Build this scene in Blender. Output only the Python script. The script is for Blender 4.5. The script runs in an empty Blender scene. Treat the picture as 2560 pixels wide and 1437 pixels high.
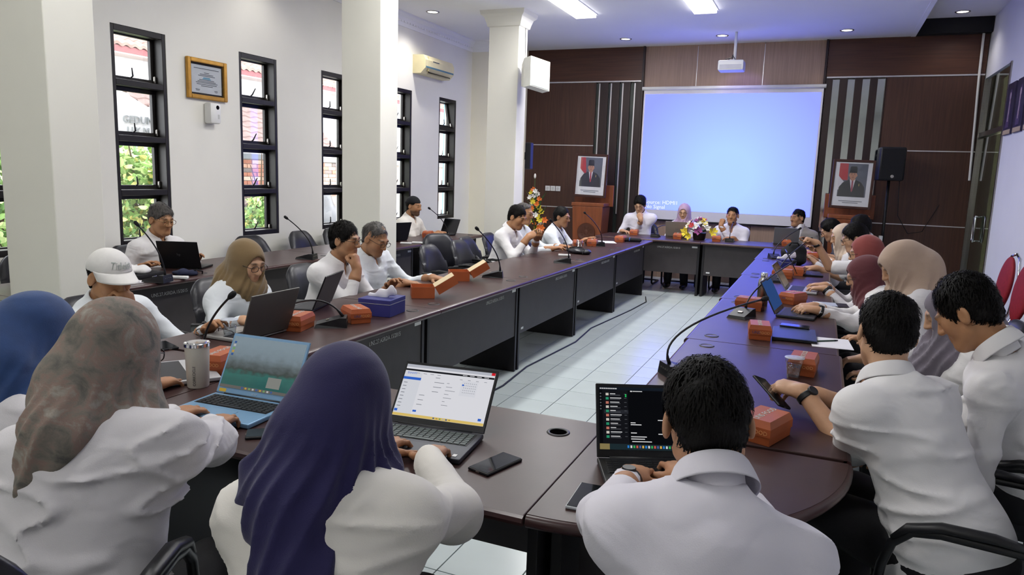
import bpy, bmesh, math, random
import numpy as np
from mathutils import Vector, Matrix, Euler
random.seed(7); np.random.seed(7)
S = bpy.context.scene
COL = S.collection
# ------------------------------------------------------------------ camera
cam = bpy.data.objects.new('camera', bpy.data.cameras.new('camera'))
COL.objects.link(cam); S.camera = cam
cam.data.sensor_width = 36.0
cam.data.lens = 36.0 * 1811.5 / 2560.0
cam.data.clip_start = 0.05
cam.location = (0, 0, 1.6)
cam.matrix_world = (Matrix.Translation((0, 0, 1.6)) @ Matrix.Rotation(math.radians(22.9286), 4, 'Z')
                    @ Matrix.Rotation(math.radians(81.1025), 4, 'X') @ Matrix.Rotation(math.radians(1.9283), 4, 'Z'))
# ------------------------------------------------------------------ world, light, exposure
S.view_settings.view_transform = 'Standard'
S.view_settings.look = 'None'
S.view_settings.gamma = 1.0
S.view_settings.use_curve_mapping = False
S.view_settings.exposure = 0.13
W = bpy.data.worlds.new('overcast_sky'); S.world = W; W.use_nodes = True
nt = W.node_tree; nt.nodes.clear()
wo = nt.nodes.new('ShaderNodeOutputWorld'); wb = nt.nodes.new('ShaderNodeBackground')
wt = nt.nodes.new('ShaderNodeTexCoord'); wn_ = nt.nodes.new('ShaderNodeTexNoise'); wr = nt.nodes.new('ShaderNodeValToRGB')
wn_.inputs['Scale'].default_value = 1.6
wr.color_ramp.elements[0].color = (0.86, 0.92, 1.0, 1); wr.color_ramp.elements[1].color = (1, 1, 1, 1)
nt.links.new(wt.outputs['Generated'], wn_.inputs['Vector']); nt.links.new(wn_.outputs['Fac'], wr.inputs['Fac'])
nt.links.new(wr.outputs['Color'], wb.inputs['Color']); wb.inputs['Strength'].default_value = 6.5
nt.links.new(wb.outputs[0], wo.inputs[0])
ZC = 3.68          # ceiling
XL, XR, YF, YB = -5.42, 1.86, 11.88, -2.2   # left wall, right wall, panelled wall, wall behind
S.cycles.use_denoising = True
S.cycles.use_adaptive_sampling = True; S.cycles.adaptive_threshold = .045
S.cycles.max_bounces = 7; S.cycles.diffuse_bounces = 4; S.cycles.glossy_bounces = 2
S.cycles.transparent_max_bounces = 10; S.cycles.transmission_bounces = 2
S.cycles.sample_clamp_indirect = 6.0
S.cycles.caustics_reflective = False; S.cycles.caustics_refractive = False
# ------------------------------------------------------------------ materials
def srgb(c):
    if isinstance(c, str):
        c = [int(c[i:i + 2], 16) / 255 for i in (0, 2, 4)]
    return tuple((x / 12.92 if x <= .04045 else ((x + .055) / 1.055) ** 2.4) for x in c[:3])
MATS = {}
def mat(name, col, rough=.5, metal=0., var=.06, vs=8., stretch=(1, 1, 1), bump=0., bs=40., bstretch=None, emit=0., coat=0., spec=.5,
        attr=False, sheen=0., trans=0., ior=1.45, alpha=1., detail=3., contrast=None, crease=0., cs=9.):
    """procedural principled material: noise-varied colour, noise bump"""
    if name in MATS: return MATS[name]
    m = bpy.data.materials.new(name); m.use_nodes = True; MATS[name] = m
    N = m.node_tree.nodes; L = m.node_tree.links; b = N['Principled BSDF']
    c = srgb(col)
    tc = N.new('ShaderNodeTexCoord'); mp = N.new('ShaderNodeMapping'); mp.inputs['Scale'].default_value = stretch
    L.new(tc.outputs['Object'], mp.inputs['Vector'])
    nz = N.new('ShaderNodeTexNoise'); nz.inputs['Scale'].default_value = vs; nz.inputs['Detail'].default_value = detail
    L.new(mp.outputs[0], nz.inputs['Vector'])
    mr = N.new('ShaderNodeMapRange'); lo, hi = contrast or (.3, .7)
    mr.inputs['From Min'].default_value = lo; mr.inputs['From Max'].default_value = hi
    mr.inputs['To Min'].default_value = 1 - var; mr.inputs['To Max'].default_value = 1 + var
    L.new(nz.outputs['Fac'], mr.inputs['Value'])
    mx = N.new('ShaderNodeVectorMath'); mx.operation = 'SCALE'
    if attr:
        at = N.new('ShaderNodeAttribute'); at.attribute_name = 'Col'; L.new(at.outputs['Color'], mx.inputs[0])
    else:
        mx.inputs[0].default_value = c
    L.new(mr.outputs[0], mx.inputs['Scale']); L.new(mx.outputs[0], b.inputs['Base Color'])
    b.inputs['Roughness'].default_value = rough; b.inputs['Metallic'].default_value = metal
    b.inputs['Specular IOR Level'].default_value = spec
    b.inputs['Coat Weight'].default_value = coat; b.inputs['Coat Roughness'].default_value = .15
    b.inputs['Sheen Weight'].default_value = sheen
    b.inputs['Transmission Weight'].default_value = trans; b.inputs['IOR'].default_value = ior
    b.inputs['Alpha'].default_value = alpha
    if emit:
        b.inputs['Emission Color'].default_value = (*c, 1); b.inputs['Emission Strength'].default_value = emit
    if bump:
        n2 = N.new('ShaderNodeTexNoise'); n2.inputs['Scale'].default_value = bs; n2.inputs['Detail'].default_value = 4
        if bstretch:
            m2 = N.new('ShaderNodeMapping'); m2.inputs['Scale'].default_value = bstretch
            L.new(tc.outputs['Object'], m2.inputs['Vector']); L.new(m2.outputs[0], n2.inputs['Vector'])
        else:
            L.new(tc.outputs['Object'], n2.inputs['Vector'])
        bp = N.new('ShaderNodeBump'); bp.inputs['Strength'].default_value = bump; bp.inputs['Distance'].default_value = .01
        L.new(n2.outputs['Fac'], bp.inputs['Height']); L.new(bp.outputs[0], b.inputs['Normal'])
        if crease:      # cloth creases: ridged, warped noise
            n3 = N.new('ShaderNodeTexNoise'); n3.inputs['Scale'].default_value = cs; n3.inputs['Detail'].default_value = 2.; n3.inputs['Distortion'].default_value = 1.; n3.inputs['Roughness'].default_value = .35
            m3 = N.new('ShaderNodeMapping'); m3.inputs['Scale'].default_value = (.8, .8, 1.5); L.new(tc.outputs['Object'], m3.inputs['Vector']); L.new(m3.outputs[0], n3.inputs['Vector'])
            b3 = N.new('ShaderNodeBump'); b3.inputs['Strength'].default_value = crease; b3.inputs['Distance'].default_value = .06
            L.new(n3.outputs['Fac'], b3.inputs['Height']); L.new(b3.outputs[0], bp.inputs['Normal'])
    return m
def glass(name, tint=(1, 1, 1), refl=.08, rough=.02):
    if name in MATS: return MATS[name]
    m = bpy.data.materials.new(name); m.use_nodes = True; MATS[name] = m
    N = m.node_tree.nodes; L = m.node_tree.links; N.clear()
    o = N.new('ShaderNodeOutputMaterial'); t = N.new('ShaderNodeBsdfTransparent'); g = N.new('ShaderNodeBsdfGlossy')
    lw = N.new('ShaderNodeLayerWeight'); lw.inputs['Blend'].default_value = .5; f = N.new('ShaderNodeMath'); f.operation = 'POWER'; f.inputs[1].default_value = 5.0; L.new(lw.outputs['Facing'], f.inputs[0])
    nz = N.new('ShaderNodeTexNoise'); nz.inputs['Scale'].default_value = 3
    mr = N.new('ShaderNodeMapRange'); mr.inputs['To Min'].default_value = rough; mr.inputs['To Max'].default_value = rough + .02
    L.new(nz.outputs['Fac'], mr.inputs['Value']); L.new(mr.outputs[0], g.inputs['Roughness'])
    mx = N.new('ShaderNodeMixShader'); t.inputs['Color'].default_value = (*tint, 1)
    ad = N.new('ShaderNodeMath'); ad.operation = 'ADD'; ad.inputs[1].default_value = refl
    L.new(f.outputs[0], ad.inputs[0]); L.new(ad.outputs[0], mx.inputs[0]); L.new(t.outputs[0], mx.inputs[1]); L.new(g.outputs[0], mx.inputs[2])
    L.new(mx.outputs[0], o.inputs[0])
    return m
# ------------------------------------------------------------------ object helpers
def link(name, me, m=None, parent=None, loc=(0, 0, 0), rot=(0, 0, 0), smooth=False):
    o = bpy.data.objects.new(name, me); COL.objects.link(o)
    o.location = loc; o.rotation_euler = rot
    if parent is not None: o.parent = parent
    if m is not None:
        ms = m if isinstance(m, (list, tuple)) else [m]
        for q in ms: me.materials.append(q)
    if smooth and len(me.polygons): me.polygons.foreach_set('use_smooth', [True] * len(me.polygons))
    return o
def tag(o, label, cat, group=None):
    o['label'] = label; o['category'] = cat
    if group: o['group'] = group
    return o
def struct(o, label=None):
    o['kind'] = 'structure'
    if label: o['label'] = label
    return o
def empty(name, loc=(0, 0, 0), rz=0., label=None, cat=None, group=None, rot=None):
    o = bpy.data.objects.new(name, None); COL.objects.link(o); o.location = loc
    o.rotation_euler = rot if rot else (0, 0, rz); o.empty_display_size = .1
    if label: tag(o, label, cat, group)
    return o
def copy_tree(o, parent=None):
    c = o.copy(); COL.objects.link(c); c.parent = parent
    for ch in list(o.children): copy_tree(ch, c)
    return c
class MB:
    """collects shapes into one mesh"""
    def __init__(s): s.v = []; s.f = []; s.mi = []
    def raw(s, v, f, mi=0):
        n = len(s.v); s.v += [tuple(map(float, q)) for q in v]; s.f += [tuple(i + n for i in q) for q in f]; s.mi += [mi] * len(f); return s
    def box(s, c, d, bev=0., rot=None, mi=0, taper=1.):
        x, y, z = d[0] / 2, d[1] / 2, d[2] / 2
        if bev <= 0:
            v = [(-x, -y, -z), (x, -y, -z), (x, y, -z), (-x, y, -z), (-x * taper, -y * taper, z), (x * taper, -y * taper, z), (x * taper, y * taper, z), (-x * taper, y * taper, z)]
            f = [(0, 3, 2, 1), (4, 5, 6, 7), (0, 1, 5, 4), (1, 2, 6, 5), (2, 3, 7, 6), (3, 0, 4, 7)]
        else:
            bm = bmesh.new(); bmesh.ops.create_cube(bm, size=1.)
            for q in bm.verts:
                k = taper if q.co.z > 0 else 1
                q.co = Vector((q.co.x * d[0] * k, q.co.y * d[1] * k, q.co.z * d[2]))
            bmesh.ops.bevel(bm, geom=list(bm.edges), offset=min(bev, min(d) * .45), segments=2, profile=.5, affect='EDGES')
            bm.verts.index_update(); v = [tuple(q.co) for q in bm.verts]; f = [[q.index for q in p.verts] for p in bm.faces]; bm.free()
        if rot is not None:
            R = rot if isinstance(rot, Matrix) else Euler(rot).to_matrix()
            v = [tuple(R @ Vector(q)) for q in v]
        return s.raw([(q[0] + c[0], q[1] + c[1], q[2] + c[2]) for q in v], f, mi)
    def tube(s, pts, r, n=8, cap=True, mi=0, closed=False, flat=1., up=(0, 0, 1)):
        P = [Vector(p) for p in pts]; m = len(P); rs = r if isinstance(r, (list, tuple)) else [r] * m
        v = []; prev = None
        for i in range(m):
            a = P[i - 1] if i > 0 or closed else P[0]; b = P[(i + 1) % m] if i < m - 1 or closed else P[-1]
            t = (b - a)
            t = t.normalized() if t.length > 1e-9 else Vector((0, 0, 1))
            if prev is None:
                u = Vector(up); u = u - t * u.dot(t)
                if u.length < 1e-3: u = Vector((1, 0, 0)) - t * t.x
            else:
                u = prev - t * prev.dot(t)
            u.normalize(); prev = u; w = t.cross(u)
            for k in range(n):
                an = 2 * math.pi * k / n
                v.append(P[i] + u * (math.cos(an) * rs[i] * flat) + w * (math.sin(an) * rs[i]))
        f = []
        for i in range(m if closed else m - 1):
            j = (i + 1) % m
            for k in range(n):
                l = (k + 1) % n; f.append((i * n + k, i * n + l, j * n + l, j * n + k))
        if cap and not closed:
            f.append(tuple(reversed(range(n)))); f.append(tuple((m - 1) * n + k for k in range(n)))
        return s.raw(v, f, mi)
    def lathe(s, prof, n=24, c=(0, 0, 0), mi=0, R=None, arc=2 * math.pi):
        v = []; m = len(prof); full = abs(arc - 2 * math.pi) < 1e-6; cols = n if full else n + 1
        for k in range(cols):
            an = arc * k / n
            for (r, z) in prof: v.append(Vector((r * math.cos(an), r * math.sin(an), z)))
        if R is not None: v = [R @ q for q in v]
        v = [q + Vector(c) for q in v]; f = []
        for k in range(n):
            l = (k + 1) % cols
            for i in range(m - 1):
                f.append((k * m + i, l * m + i, l * m + i + 1, k * m + i + 1))
        return s.raw(v, f, mi)
    def prism(s, poly, z0, z1, mi=0, M4=None):
        n = len(poly); v = [(p[0], p[1], z0) for p in poly] + [(p[0], p[1], z1) for p in poly]
        if M4 is not None: v = [tuple(M4 @ Vector(q)) for q in v]
        f = [tuple(reversed(range(n))), tuple(range(n, 2 * n))] + [(i, (i + 1) % n, n + (i + 1) % n, n + i) for i in range(n)]
        return s.raw(v, f, mi)
    def ball(s, c, r, n=12, m=8, mi=0, R=None):
        r = r if isinstance(r, (list, tuple)) else (r, r, r); v = []; f = []
        for i in range(m + 1):
            th = math.pi * i / m
            for k in range(n):
                an = 2 * math.pi * k / n; q = Vector((r[0] * math.sin(th) * math.cos(an), r[1] * math.sin(th) * math.sin(an), r[2] * math.cos(th)))
                if R is not None: q = R @ q
                v.append(q + Vector(c))
        for i in range(m):
            for k in range(n):
                l = (k + 1) % n; f.append((i * n + k, (i + 1) * n + k, (i + 1) * n + l, i * n + l))
        return s.raw(v, f, mi)
    def mesh(s, name):
        me = bpy.data.meshes.new(name); me.from_pydata(s.v, [], s.f); me.update()
        if any(s.mi): me.polygons.foreach_set('material_index', s.mi)
        return me
    def build(s, name, m, parent=None, loc=(0, 0, 0), rot=(0, 0, 0), smooth=False):
        o = link(name, s.mesh(name), m, parent, loc, rot, smooth)
        if smooth == 'auto' and len(o.data.polygons):
            try:
                o.data.set_sharp_from_angle(angle=math.radians(40))
            except Exception: pass
        return o
def bx(name, c, d, m, parent=None, bev=0., rot=None, taper=1.):
    return MB().box(c, d, bev, rot, 0, taper).build(name, m, parent)
def lbl_text(name, txt, size, m, parent, loc, rot, ext=.0004, align='CENTER', squash=1.):
    cu = bpy.data.curves.new(name, 'FONT'); cu.body = txt; cu.size = size; cu.extrude = ext; cu.align_x = align; cu.align_y = 'CENTER'; cu.resolution_u = 2
    t = bpy.data.objects.new('tmp', cu); COL.objects.link(t)
    dg = bpy.context.evaluated_depsgraph_get(); me = bpy.data.meshes.new_from_object(t.evaluated_get(dg))
    bpy.data.objects.remove(t); bpy.data.curves.remove(cu)
    if squash != 1.:
        for v in me.vertices: v.co.x *= squash
    me.materials.clear()
    return link(name, me, m, parent, loc, rot)
# ------------------------------------------------------------------ implicit surfaces (used for bodies, cloth, hair)
f32 = np.float32
def V3(*a): return np.array(a if len(a) == 3 else a[0], float)
def nrm(v): v = np.asarray(v, float); return v / (np.linalg.norm(v) + 1e-12)
class Field:
    def __init__(s, lo, hi, res):
        s.o = np.array(lo, float); s.res = res; n = np.ceil((np.array(hi) - s.o) / res).astype(int) + 1
        s.n = n; s.D = np.full(n, .5, f32); s.ax = [(s.o[i] + res * np.arange(n[i])).astype(f32) for i in range(3)]
    def sub(s, lo, hi):
        a = np.clip(np.floor((np.array(lo) - s.o) / s.res).astype(int), 0, s.n); b = np.clip(np.ceil((np.array(hi) - s.o) / s.res).astype(int) + 1, 0, s.n)
        if (b <= a).any(): return None, None
        sl = tuple(slice(a[i], b[i]) for i in range(3))
        return sl, (s.ax[0][sl[0]][:, None, None], s.ax[1][sl[1]][None, :, None], s.ax[2][sl[2]][None, None, :])
    def add(s, pr, k=.03, off=0.):
        fn, lo, hi = pr; m = k + abs(off) + 2 * s.res
        sl, P = s.sub(lo - m, hi + m)
        if sl is None: return s
        d = fn(P) - f32(off); D = s.D[sl]
        if k > 0:
            h = np.maximum(k - np.abs(D - d), 0) / k; s.D[sl] = np.minimum(D, d) - h * h * f32(k * .25)
        else: s.D[sl] = np.minimum(D, d)
        return s
    def cut(s, pr, k=.02, off=0.):
        fn, lo, hi = pr; m = k + abs(off) + 2 * s.res
        sl, P = s.sub(lo - m, hi + m)
        if sl is None: return s
        d = -(fn(P) - f32(off)); D = s.D[sl]
        if k > 0:
            h = np.maximum(k - np.abs(D - d), 0) / k; s.D[sl] = np.maximum(D, d) + h * h * f32(k * .25)
        else: s.D[sl] = np.maximum(D, d)
        return s
    def disp(s, fn):
        s.D += fn((s.ax[0][:, None, None], s.ax[1][None, :, None], s.ax[2][None, None, :])).astype(f32); return s
    def mesh(s):
        D = s.D; D[0] = D[-1] = .5; D[:, 0] = D[:, -1] = .5; D[:, :, 0] = D[:, :, -1] = .5
        I = D < 0; n = np.array(D.shape) - 1
        c = np.zeros(n, np.int8)
        for i in (0, 1):
            for j in (0, 1):
                for k in (0, 1): c += I[i:i + n[0], j:j + n[1], k:k + n[2]]
        mixed = (c > 0) & (c < 8); idx = np.argwhere(mixed)
        if len(idx) == 0: return np.zeros((0, 3)), []
        vid = np.full(n, -1, np.int32); vid[mixed] = np.arange(len(idx))
        acc = np.zeros((len(idx), 3), f32); cnt = np.zeros(len(idx), f32)
        for a in range(3):
            b, e = (a + 1) % 3, (a + 2) % 3
            for i in (0, 1):
                for j in (0, 1):
                    o0 = np.zeros(3, int); o0[b] = i; o0[e] = j; o1 = o0.copy(); o1[a] = 1
                    p = idx + o0; q = idx + o1
                    d0 = D[p[:, 0], p[:, 1], p[:, 2]]; d1 = D[q[:, 0], q[:, 1], q[:, 2]]
                    x = (d0 < 0) != (d1 < 0); t = np.where(x, d0 / np.where(x, d0 - d1, 1), 0)
                    w = x.astype(f32); acc[:, a] += w * t; acc[:, b] += w * i; acc[:, e] += w * j; cnt += w
        ver = (idx + acc / cnt[:, None]) * s.res + s.o
        F = []
        for a in range(3):
            b, e = (a + 1) % 3, (a + 2) % 3
            s0 = [slice(None)] * 3; s1 = [slice(None)] * 3; s0[a] = slice(0, -1); s1[a] = slice(1, None)
            A = I[tuple(s0)]; B = I[tuple(s1)]; ch = A != B
            lim = [slice(None)] * 3; lim[b] = slice(1, -1); lim[e] = slice(1, -1)
            msk = np.zeros_like(ch); msk[tuple(lim)] = ch[tuple(lim)]
            g = np.argwhere(msk)
            if len(g) == 0: continue
            ob = np.zeros(3, int); ob[b] = 1; oe = np.zeros(3, int); oe[e] = 1
            q = [vid[tuple((g - x).T)] for x in (ob * 0, ob, ob + oe, oe)]
            quad = np.stack(q, 1); inside = A[tuple(g.T)]
            quad[~inside] = quad[~inside][:, ::-1]
            F.append(quad)
        return ver, np.concatenate(F)
def to_mesh(name, parts, cols=None):
    """parts: list of (verts, quads) joined into one mesh; cols: per-vertex colours"""
    vs = []; fs = []; n = 0
    for v, f in parts:
        if len(v) == 0: continue
        vs.append(np.asarray(v, float)); fs.append(np.asarray(f) + n); n += len(v)
    v = np.concatenate(vs); f = np.concatenate(fs)
    me = bpy.data.meshes.new(name); me.vertices.add(len(v)); me.vertices.foreach_set('co', v.astype(f32).ravel())
    me.loops.add(len(f) * 4); me.loops.foreach_set('vertex_index', f.astype(np.int32).ravel())
    me.polygons.add(len(f)); me.polygons.foreach_set('loop_start', np.arange(len(f), dtype=np.int32) * 4)
    me.polygons.foreach_set('use_smooth', np.ones(len(f), bool)); me.update(calc_edges=True)
    if cols is not None:
        at = me.color_attributes.new('Col', 'FLOAT_COLOR', 'POINT'); c4 = np.ones((len(v), 4), f32); c4[:, :3] = cols
        at.data.foreach_set('color', c4.ravel())
    return me
def cone(a, b, r1, r2=None, flat=None, fs=1.):
    a = V3(a); b = V3(b); r2 = r1 if r2 is None else r2; ab = b - a; L2 = float(ab @ ab) + 1e-12
    def fn(P):
        x = P[0] - f32(a[0]); y = P[1] - f32(a[1]); z = P[2] - f32(a[2])
        t = np.clip((x * f32(ab[0]) + y * f32(ab[1]) + z * f32(ab[2])) / f32(L2), 0, 1)
        x = x - t * f32(ab[0]); y = y - t * f32(ab[1]); z = z - t * f32(ab[2]); q = x * x + y * y + z * z
        if flat is not None:
            m = x * f32(flat[0]) + y * f32(flat[1]) + z * f32(flat[2]); q = q + m * m * f32(fs * fs - 1)
            return (np.sqrt(q) - (f32(r1) + t * f32(r2 - r1))) / f32(1 + .5 * (fs - 1))
        return np.sqrt(q) - (f32(r1) + t * f32(r2 - r1))
    r = max(r1, r2); return fn, np.minimum(a, b) - r, np.maximum(a, b) + r
def ell(c, r, R=None):
    c = V3(c); r = V3(r); R = np.eye(3) if R is None else np.asarray(R)
    def fn(P):
        x = P[0] - f32(c[0]); y = P[1] - f32(c[1]); z = P[2] - f32(c[2]); k0 = 0; k1 = 0
        for i in range(3):
            u = (x * f32(R[0, i]) + y * f32(R[1, i]) + z * f32(R[2, i])) / f32(r[i]); k0 = k0 + u * u; k1 = k1 + (u / f32(r[i])) ** 2
        k0 = np.sqrt(k0); k1 = np.sqrt(k1) + 1e-6; return k0 * (k0 - 1) / k1
    m = max(r); return fn, c - m, c + m
def halfspace(pt, n, lo, hi):
    pt = V3(pt); n = nrm(n)
    return (lambda P: (P[0] - f32(pt[0])) * f32(n[0]) + (P[1] - f32(pt[1])) * f32(n[1]) + (P[2] - f32(pt[2])) * f32(n[2])), V3(lo), V3(hi)
def waves(seed, freq, n=6, aniso=(1, 1, 1)):
    rg = np.random.RandomState(seed); K = rg.normal(size=(n, 3)); K /= np.linalg.norm(K, axis=1)[:, None]
    K = K * freq * rg.uniform(.6, 1.5, (n, 1)) * np.array(aniso); ph = rg.uniform(0, 6.28, n)
    def fn(P):
        s = 0
        for k, p in zip(K, ph): s = s + np.sin(P[0] * f32(k[0]) + P[1] * f32(k[1]) + P[2] * f32(k[2]) + f32(p))
        return s / f32(math.sqrt(n) * .9)
    return fn
def rotz(a): c, s = math.cos(a), math.sin(a); return np.array([[c, -s, 0], [s, c, 0], [0, 0, 1.]])
def rotx(a): c, s = math.cos(a), math.sin(a); return np.array([[1, 0, 0], [0, c, -s], [0, s, c.real]])
def roty(a): c, s = math.cos(a), math.sin(a); return np.array([[c, 0, s], [0, 1, 0], [-s, 0, c]])
def frame(up, fwd):
    u = nrm(up); f = V3(fwd); f = nrm(f - u * (f @ u)); r = np.cross(f, u); return np.stack([r, f, u], 1)
# ------------------------------------------------------------------ people
SKIN_M = lambda: mat('skin', 'b98a6a', .48, var=.05, vs=30, attr=True, bump=.05, bs=180, spec=.35)
CURL = {'type': ((12, 38, 30), 8), 'rest': ((18, 25, 18), 5), 'fist': ((78, 92, 50), 0), 'hold': ((42, 48, 30), 3), 'point': ((72, 85, 50), 0), 'flat': ((6, 8, 6), 4), 'pinch': ((48, 55, 25), 4)}
def hand_mesh(wr, d, n, right, pose='rest', res=.004, size=1., fore=None, rf=.03):
    """wrist, direction of fingers, palm normal; fore = elbow-side point so the forearm stays one surface"""
    d = nrm(d); n = V3(n); n = nrm(n - d * (n @ d)); t = np.cross(n, d) * (-1 if right else 1)   # t points to the thumb side
    s = size; wr = V3(wr); F = Field(wr - .24 * s, wr + .24 * s, res)
    if fore is not None:
        lo = np.minimum(wr, fore) - .07; hi = np.maximum(wr, fore) + .07
        F = Field(np.minimum(lo, wr - .22 * s), np.maximum(hi, wr + .22 * s), res)
        F.add(cone(fore, wr, rf * 1.42, rf * .98), .02)
    R = np.stack([t, d, -n], 1)
    F.add(ell(wr + d * .05 * s, (.039 * s, .056 * s, .017 * s), R), .02)
    F.add(cone(wr - d * .02, wr + d * .02, .026 * s, .027 * s, -n, 1.25), .02)
    F.add(ell(wr + d * .03 * s + t * .026 * s + n * .008 * s, (.019 * s, .033 * s, .018 * s), R), .015)
    cu, spread = CURL[pose]
    for i, (lat, base, ln) in enumerate(((.029, .088, .070), (.0095, .095, .080), (-.0105, .091, .075), (-.029, .082, .058))):
        p = wr + d * base * s + t * lat * s; an = 0.; fan = math.radians(spread * (1.3 - .9 * i)); r = (.0093, .0095, .0092, .0082)[i] * s
        F.add(cone(wr + d * .045 * s + t * lat * .8 * s, p, .012 * s, .0105 * s), .012)
        c3 = (4, 6, 4) if (pose == 'point' and i == 0) else cu
        jit = (0, 4, -3, 5)[i]
        for j, fr in enumerate((.46, .30, .24)):
            an += math.radians(c3[j] + (jit if pose in ('type', 'rest') else 0))
            dd = (d * math.cos(fan) + t * math.sin(fan)); q = p + (dd * math.cos(an) + n * math.sin(an)) * ln * fr * s
            F.add(cone(p, q, r, r * .93), .004 if j else .006); p = q; r *= .93
    a = {'fist': (t * .35 + d * .75 + n * .55, d * .5 - t * .75 + n * .4), 'hold': (t * .6 + d * .55 + n * .6, d * .8 - t * .1 + n * .3), 'pinch': (t * .35 + d * .7 + n * .65, d * .85 - t * .3 + n * .35),
         'point': (t * .35 + d * .75 + n * .55, d * .6 - t * .6 + n * .4)}.get(pose, (t * .75 + d * .62 + n * .25, t * .25 + d * .95 + n * .1))
    p = wr + d * .028 * s + t * .027 * s + n * .006; r = .0125 * s
    for k, ln in enumerate((.042, .032, .024)):
        q = p + nrm(a[0] if k == 0 else (nrm(a[0]) + nrm(a[1]) if k == 1 else a[1])) * ln * s; F.add(cone(p, q, r, r * .87), .008); p = q; r *= .87
    return F.mesh()
def head_field(Hc, R, Nb, res, chest=True, male=True):
    X = lambda *p: V3(Hc) + R @ V3(*p)
    F = Field(np.minimum(V3(Hc) - .2, V3(Nb) - (.12, .12, .1)), np.maximum(V3(Hc) + .19, V3(Nb) + .12), res)
    F.add(ell(X(0, -.014, .032), (.073, .093, .082), R), .02)
    F.add(ell(X(0, .03, -.032), (.06, .06, .083), R), .035)
    F.add(ell(X(0, .062, -.098), (.026, .022, .02), R), .03)
    for sx in (-1, 1):
        F.add(cone(X(sx * .052, .0, -.062), X(sx * .018, .062, -.098), .02, .018), .03)
        F.add(ell(X(sx * .04, .056, -.024), (.024, .024, .03), R), .025)
    F.add(cone(X(-.036, .084, .02), X(.036, .084, .02), .011), .018)
    for sx in (-1, 1): F.cut(ell(X(sx * .031, .103, .002), (.017, .014, .012), R), .016)
    for sx in (-1, 1): F.add(ell(X(sx * .031, .081, .001), (.0155, .0115, .0105), R), .006)
    F.add(cone(X(0, .09, .012), X(0, .108, -.03), .0085, .0125), .012)
    for sx in (-1, 1): F.add(ell(X(sx * .012, .1, -.033), (.009, .011, .008), R), .008)
    F.add(cone(X(-.016, .084, -.0605), X(.016, .084, -.0605), .0055), .012); F.add(cone(X(-.014, .083, -.072), X(.014, .083, -.072), .006), .01)
    F.cut(cone(X(-.021, .094, -.0662), X(.021, .094, -.0662), .003), .004)
    for sx in (-1, 1):
        E = R @ roty(sx * -.18) @ rotz(sx * .35)
        F.add(ell(X(sx * .081, -.008, -.006), (.0095, .021, .034), E), .007); F.cut(ell(X(sx * .089, .0, -.004), (.006, .011, .019), E), .005)
    nb = V3(Nb); F.add(cone(X(0, -.028, -.055), nb + (0, -.005, -.02), .054 if male else .047, .058 if male else .052), .03)
    return F
def head_colors(v, Hc, R, skin, brow=(.02, .015, .012), beard=0., age=0.):
    p = (v - V3(Hc)) @ R; c = np.tile(np.array(skin), (len(v), 1))
    def blend(m, col): c[:] = c * (1 - m[:, None]) + np.array(col) * m[:, None]
    lip = np.exp(-((p[:, 0] / .019) ** 4 + ((p[:, 2] + .066) / .0095) ** 4)) * (p[:, 1] > .07); blend(lip * .6, (skin[0] * .72, skin[1] * .48, skin[2] * .48))
    ax = np.abs(p[:, 0]); bz = .026 - ((ax - .034) / .03) ** 2 * .006
    blend(np.exp(-(((ax - .032) / .02) ** 4 + ((p[:, 2] - bz) / .0062) ** 2)) * (p[:, 1] > .05) * .85, brow)
    ez = np.exp(-(((ax - .031) / .0135) ** 4 + ((p[:, 2] - .0) / .0035) ** 2)) * (p[:, 1] > .075); blend(ez * .9, (.03, .02, .016))
    if beard: blend(np.clip((-.035 - p[:, 2]) / .03, 0, 1) * (p[:, 1] > .0) * (p[:, 2] > -.125) * beard, (.03, .022, .018))
    blend(np.clip((p[:, 2] - -.03) / .05, 0, 1) * 0 + np.exp(-((ax - .045) / .02) ** 2 - ((p[:, 2] + .03) / .022) ** 2) * (p[:, 1] > .05) * .18, (skin[0] * 1.05, skin[1] * .75, skin[2] * .7))
    return c
def strands(v, crown, ctr, n, ln, seed):
    # short hair locks lying on the scalp surface, flowing away from the crown
    r = np.random.RandomState(seed); p = v[r.randint(0, len(v), n)]; nr = p - ctr; nr /= np.linalg.norm(nr, axis=1)[:, None]
    t = p - crown + r.normal(0, .02, p.shape); t -= nr * (t * nr).sum(1)[:, None]; t /= np.linalg.norm(t, axis=1)[:, None] + 1e-9; w = np.cross(nr, t); L = (ln * r.uniform(.5, 1.2, n))[:, None]; w = w * .0016
    a = p + nr * -.001; b = p + t * L * .5 + nr * (.0035 + .002 * r.rand(n))[:, None]; c = p + t * L - nr * .12 * L + nr * .002
    V = np.stack([a - w, a + w, b + w, b - w, c + w * .3, c - w * .3], 1).reshape(-1, 3); i = np.arange(n)[:, None] * 6
    return V, np.concatenate([i + np.array([[0, 1, 2, 3]]), i + np.array([[3, 2, 4, 5]])])
def glasses_obj(Hc, R, m, parent, up=0., thick=.0016):
    X = lambda *p: tuple(V3(Hc) + R @ V3(*p)); b = MB()
    for sx in (-1, 1):
        pts = [X(sx * .0325 + .0235 * math.copysign(abs(math.cos(a)) ** .7, math.cos(a)), .107, -.002 + up + .0165 * math.copysign(abs(math.sin(a)) ** .7, math.sin(a))) for a in np.linspace(0, 2 * math.pi, 20, endpoint=False)]
        b.tube(pts, thick, 6, closed=True)
        b.tube([X(sx * .056, .105, .004 + up), X(sx * .073, .07, .004 + up), X(sx * .08, .0, .004 + up), X(sx * .079, -.015, -.012 + up)], thick, 5)
    b.tube([X(-.009, .107, .003 + up), X(0, .11, .006 + up), X(.009, .107, .003 + up)], thick, 5)
    return b.build('glasses', m, parent, smooth=True)
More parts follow.
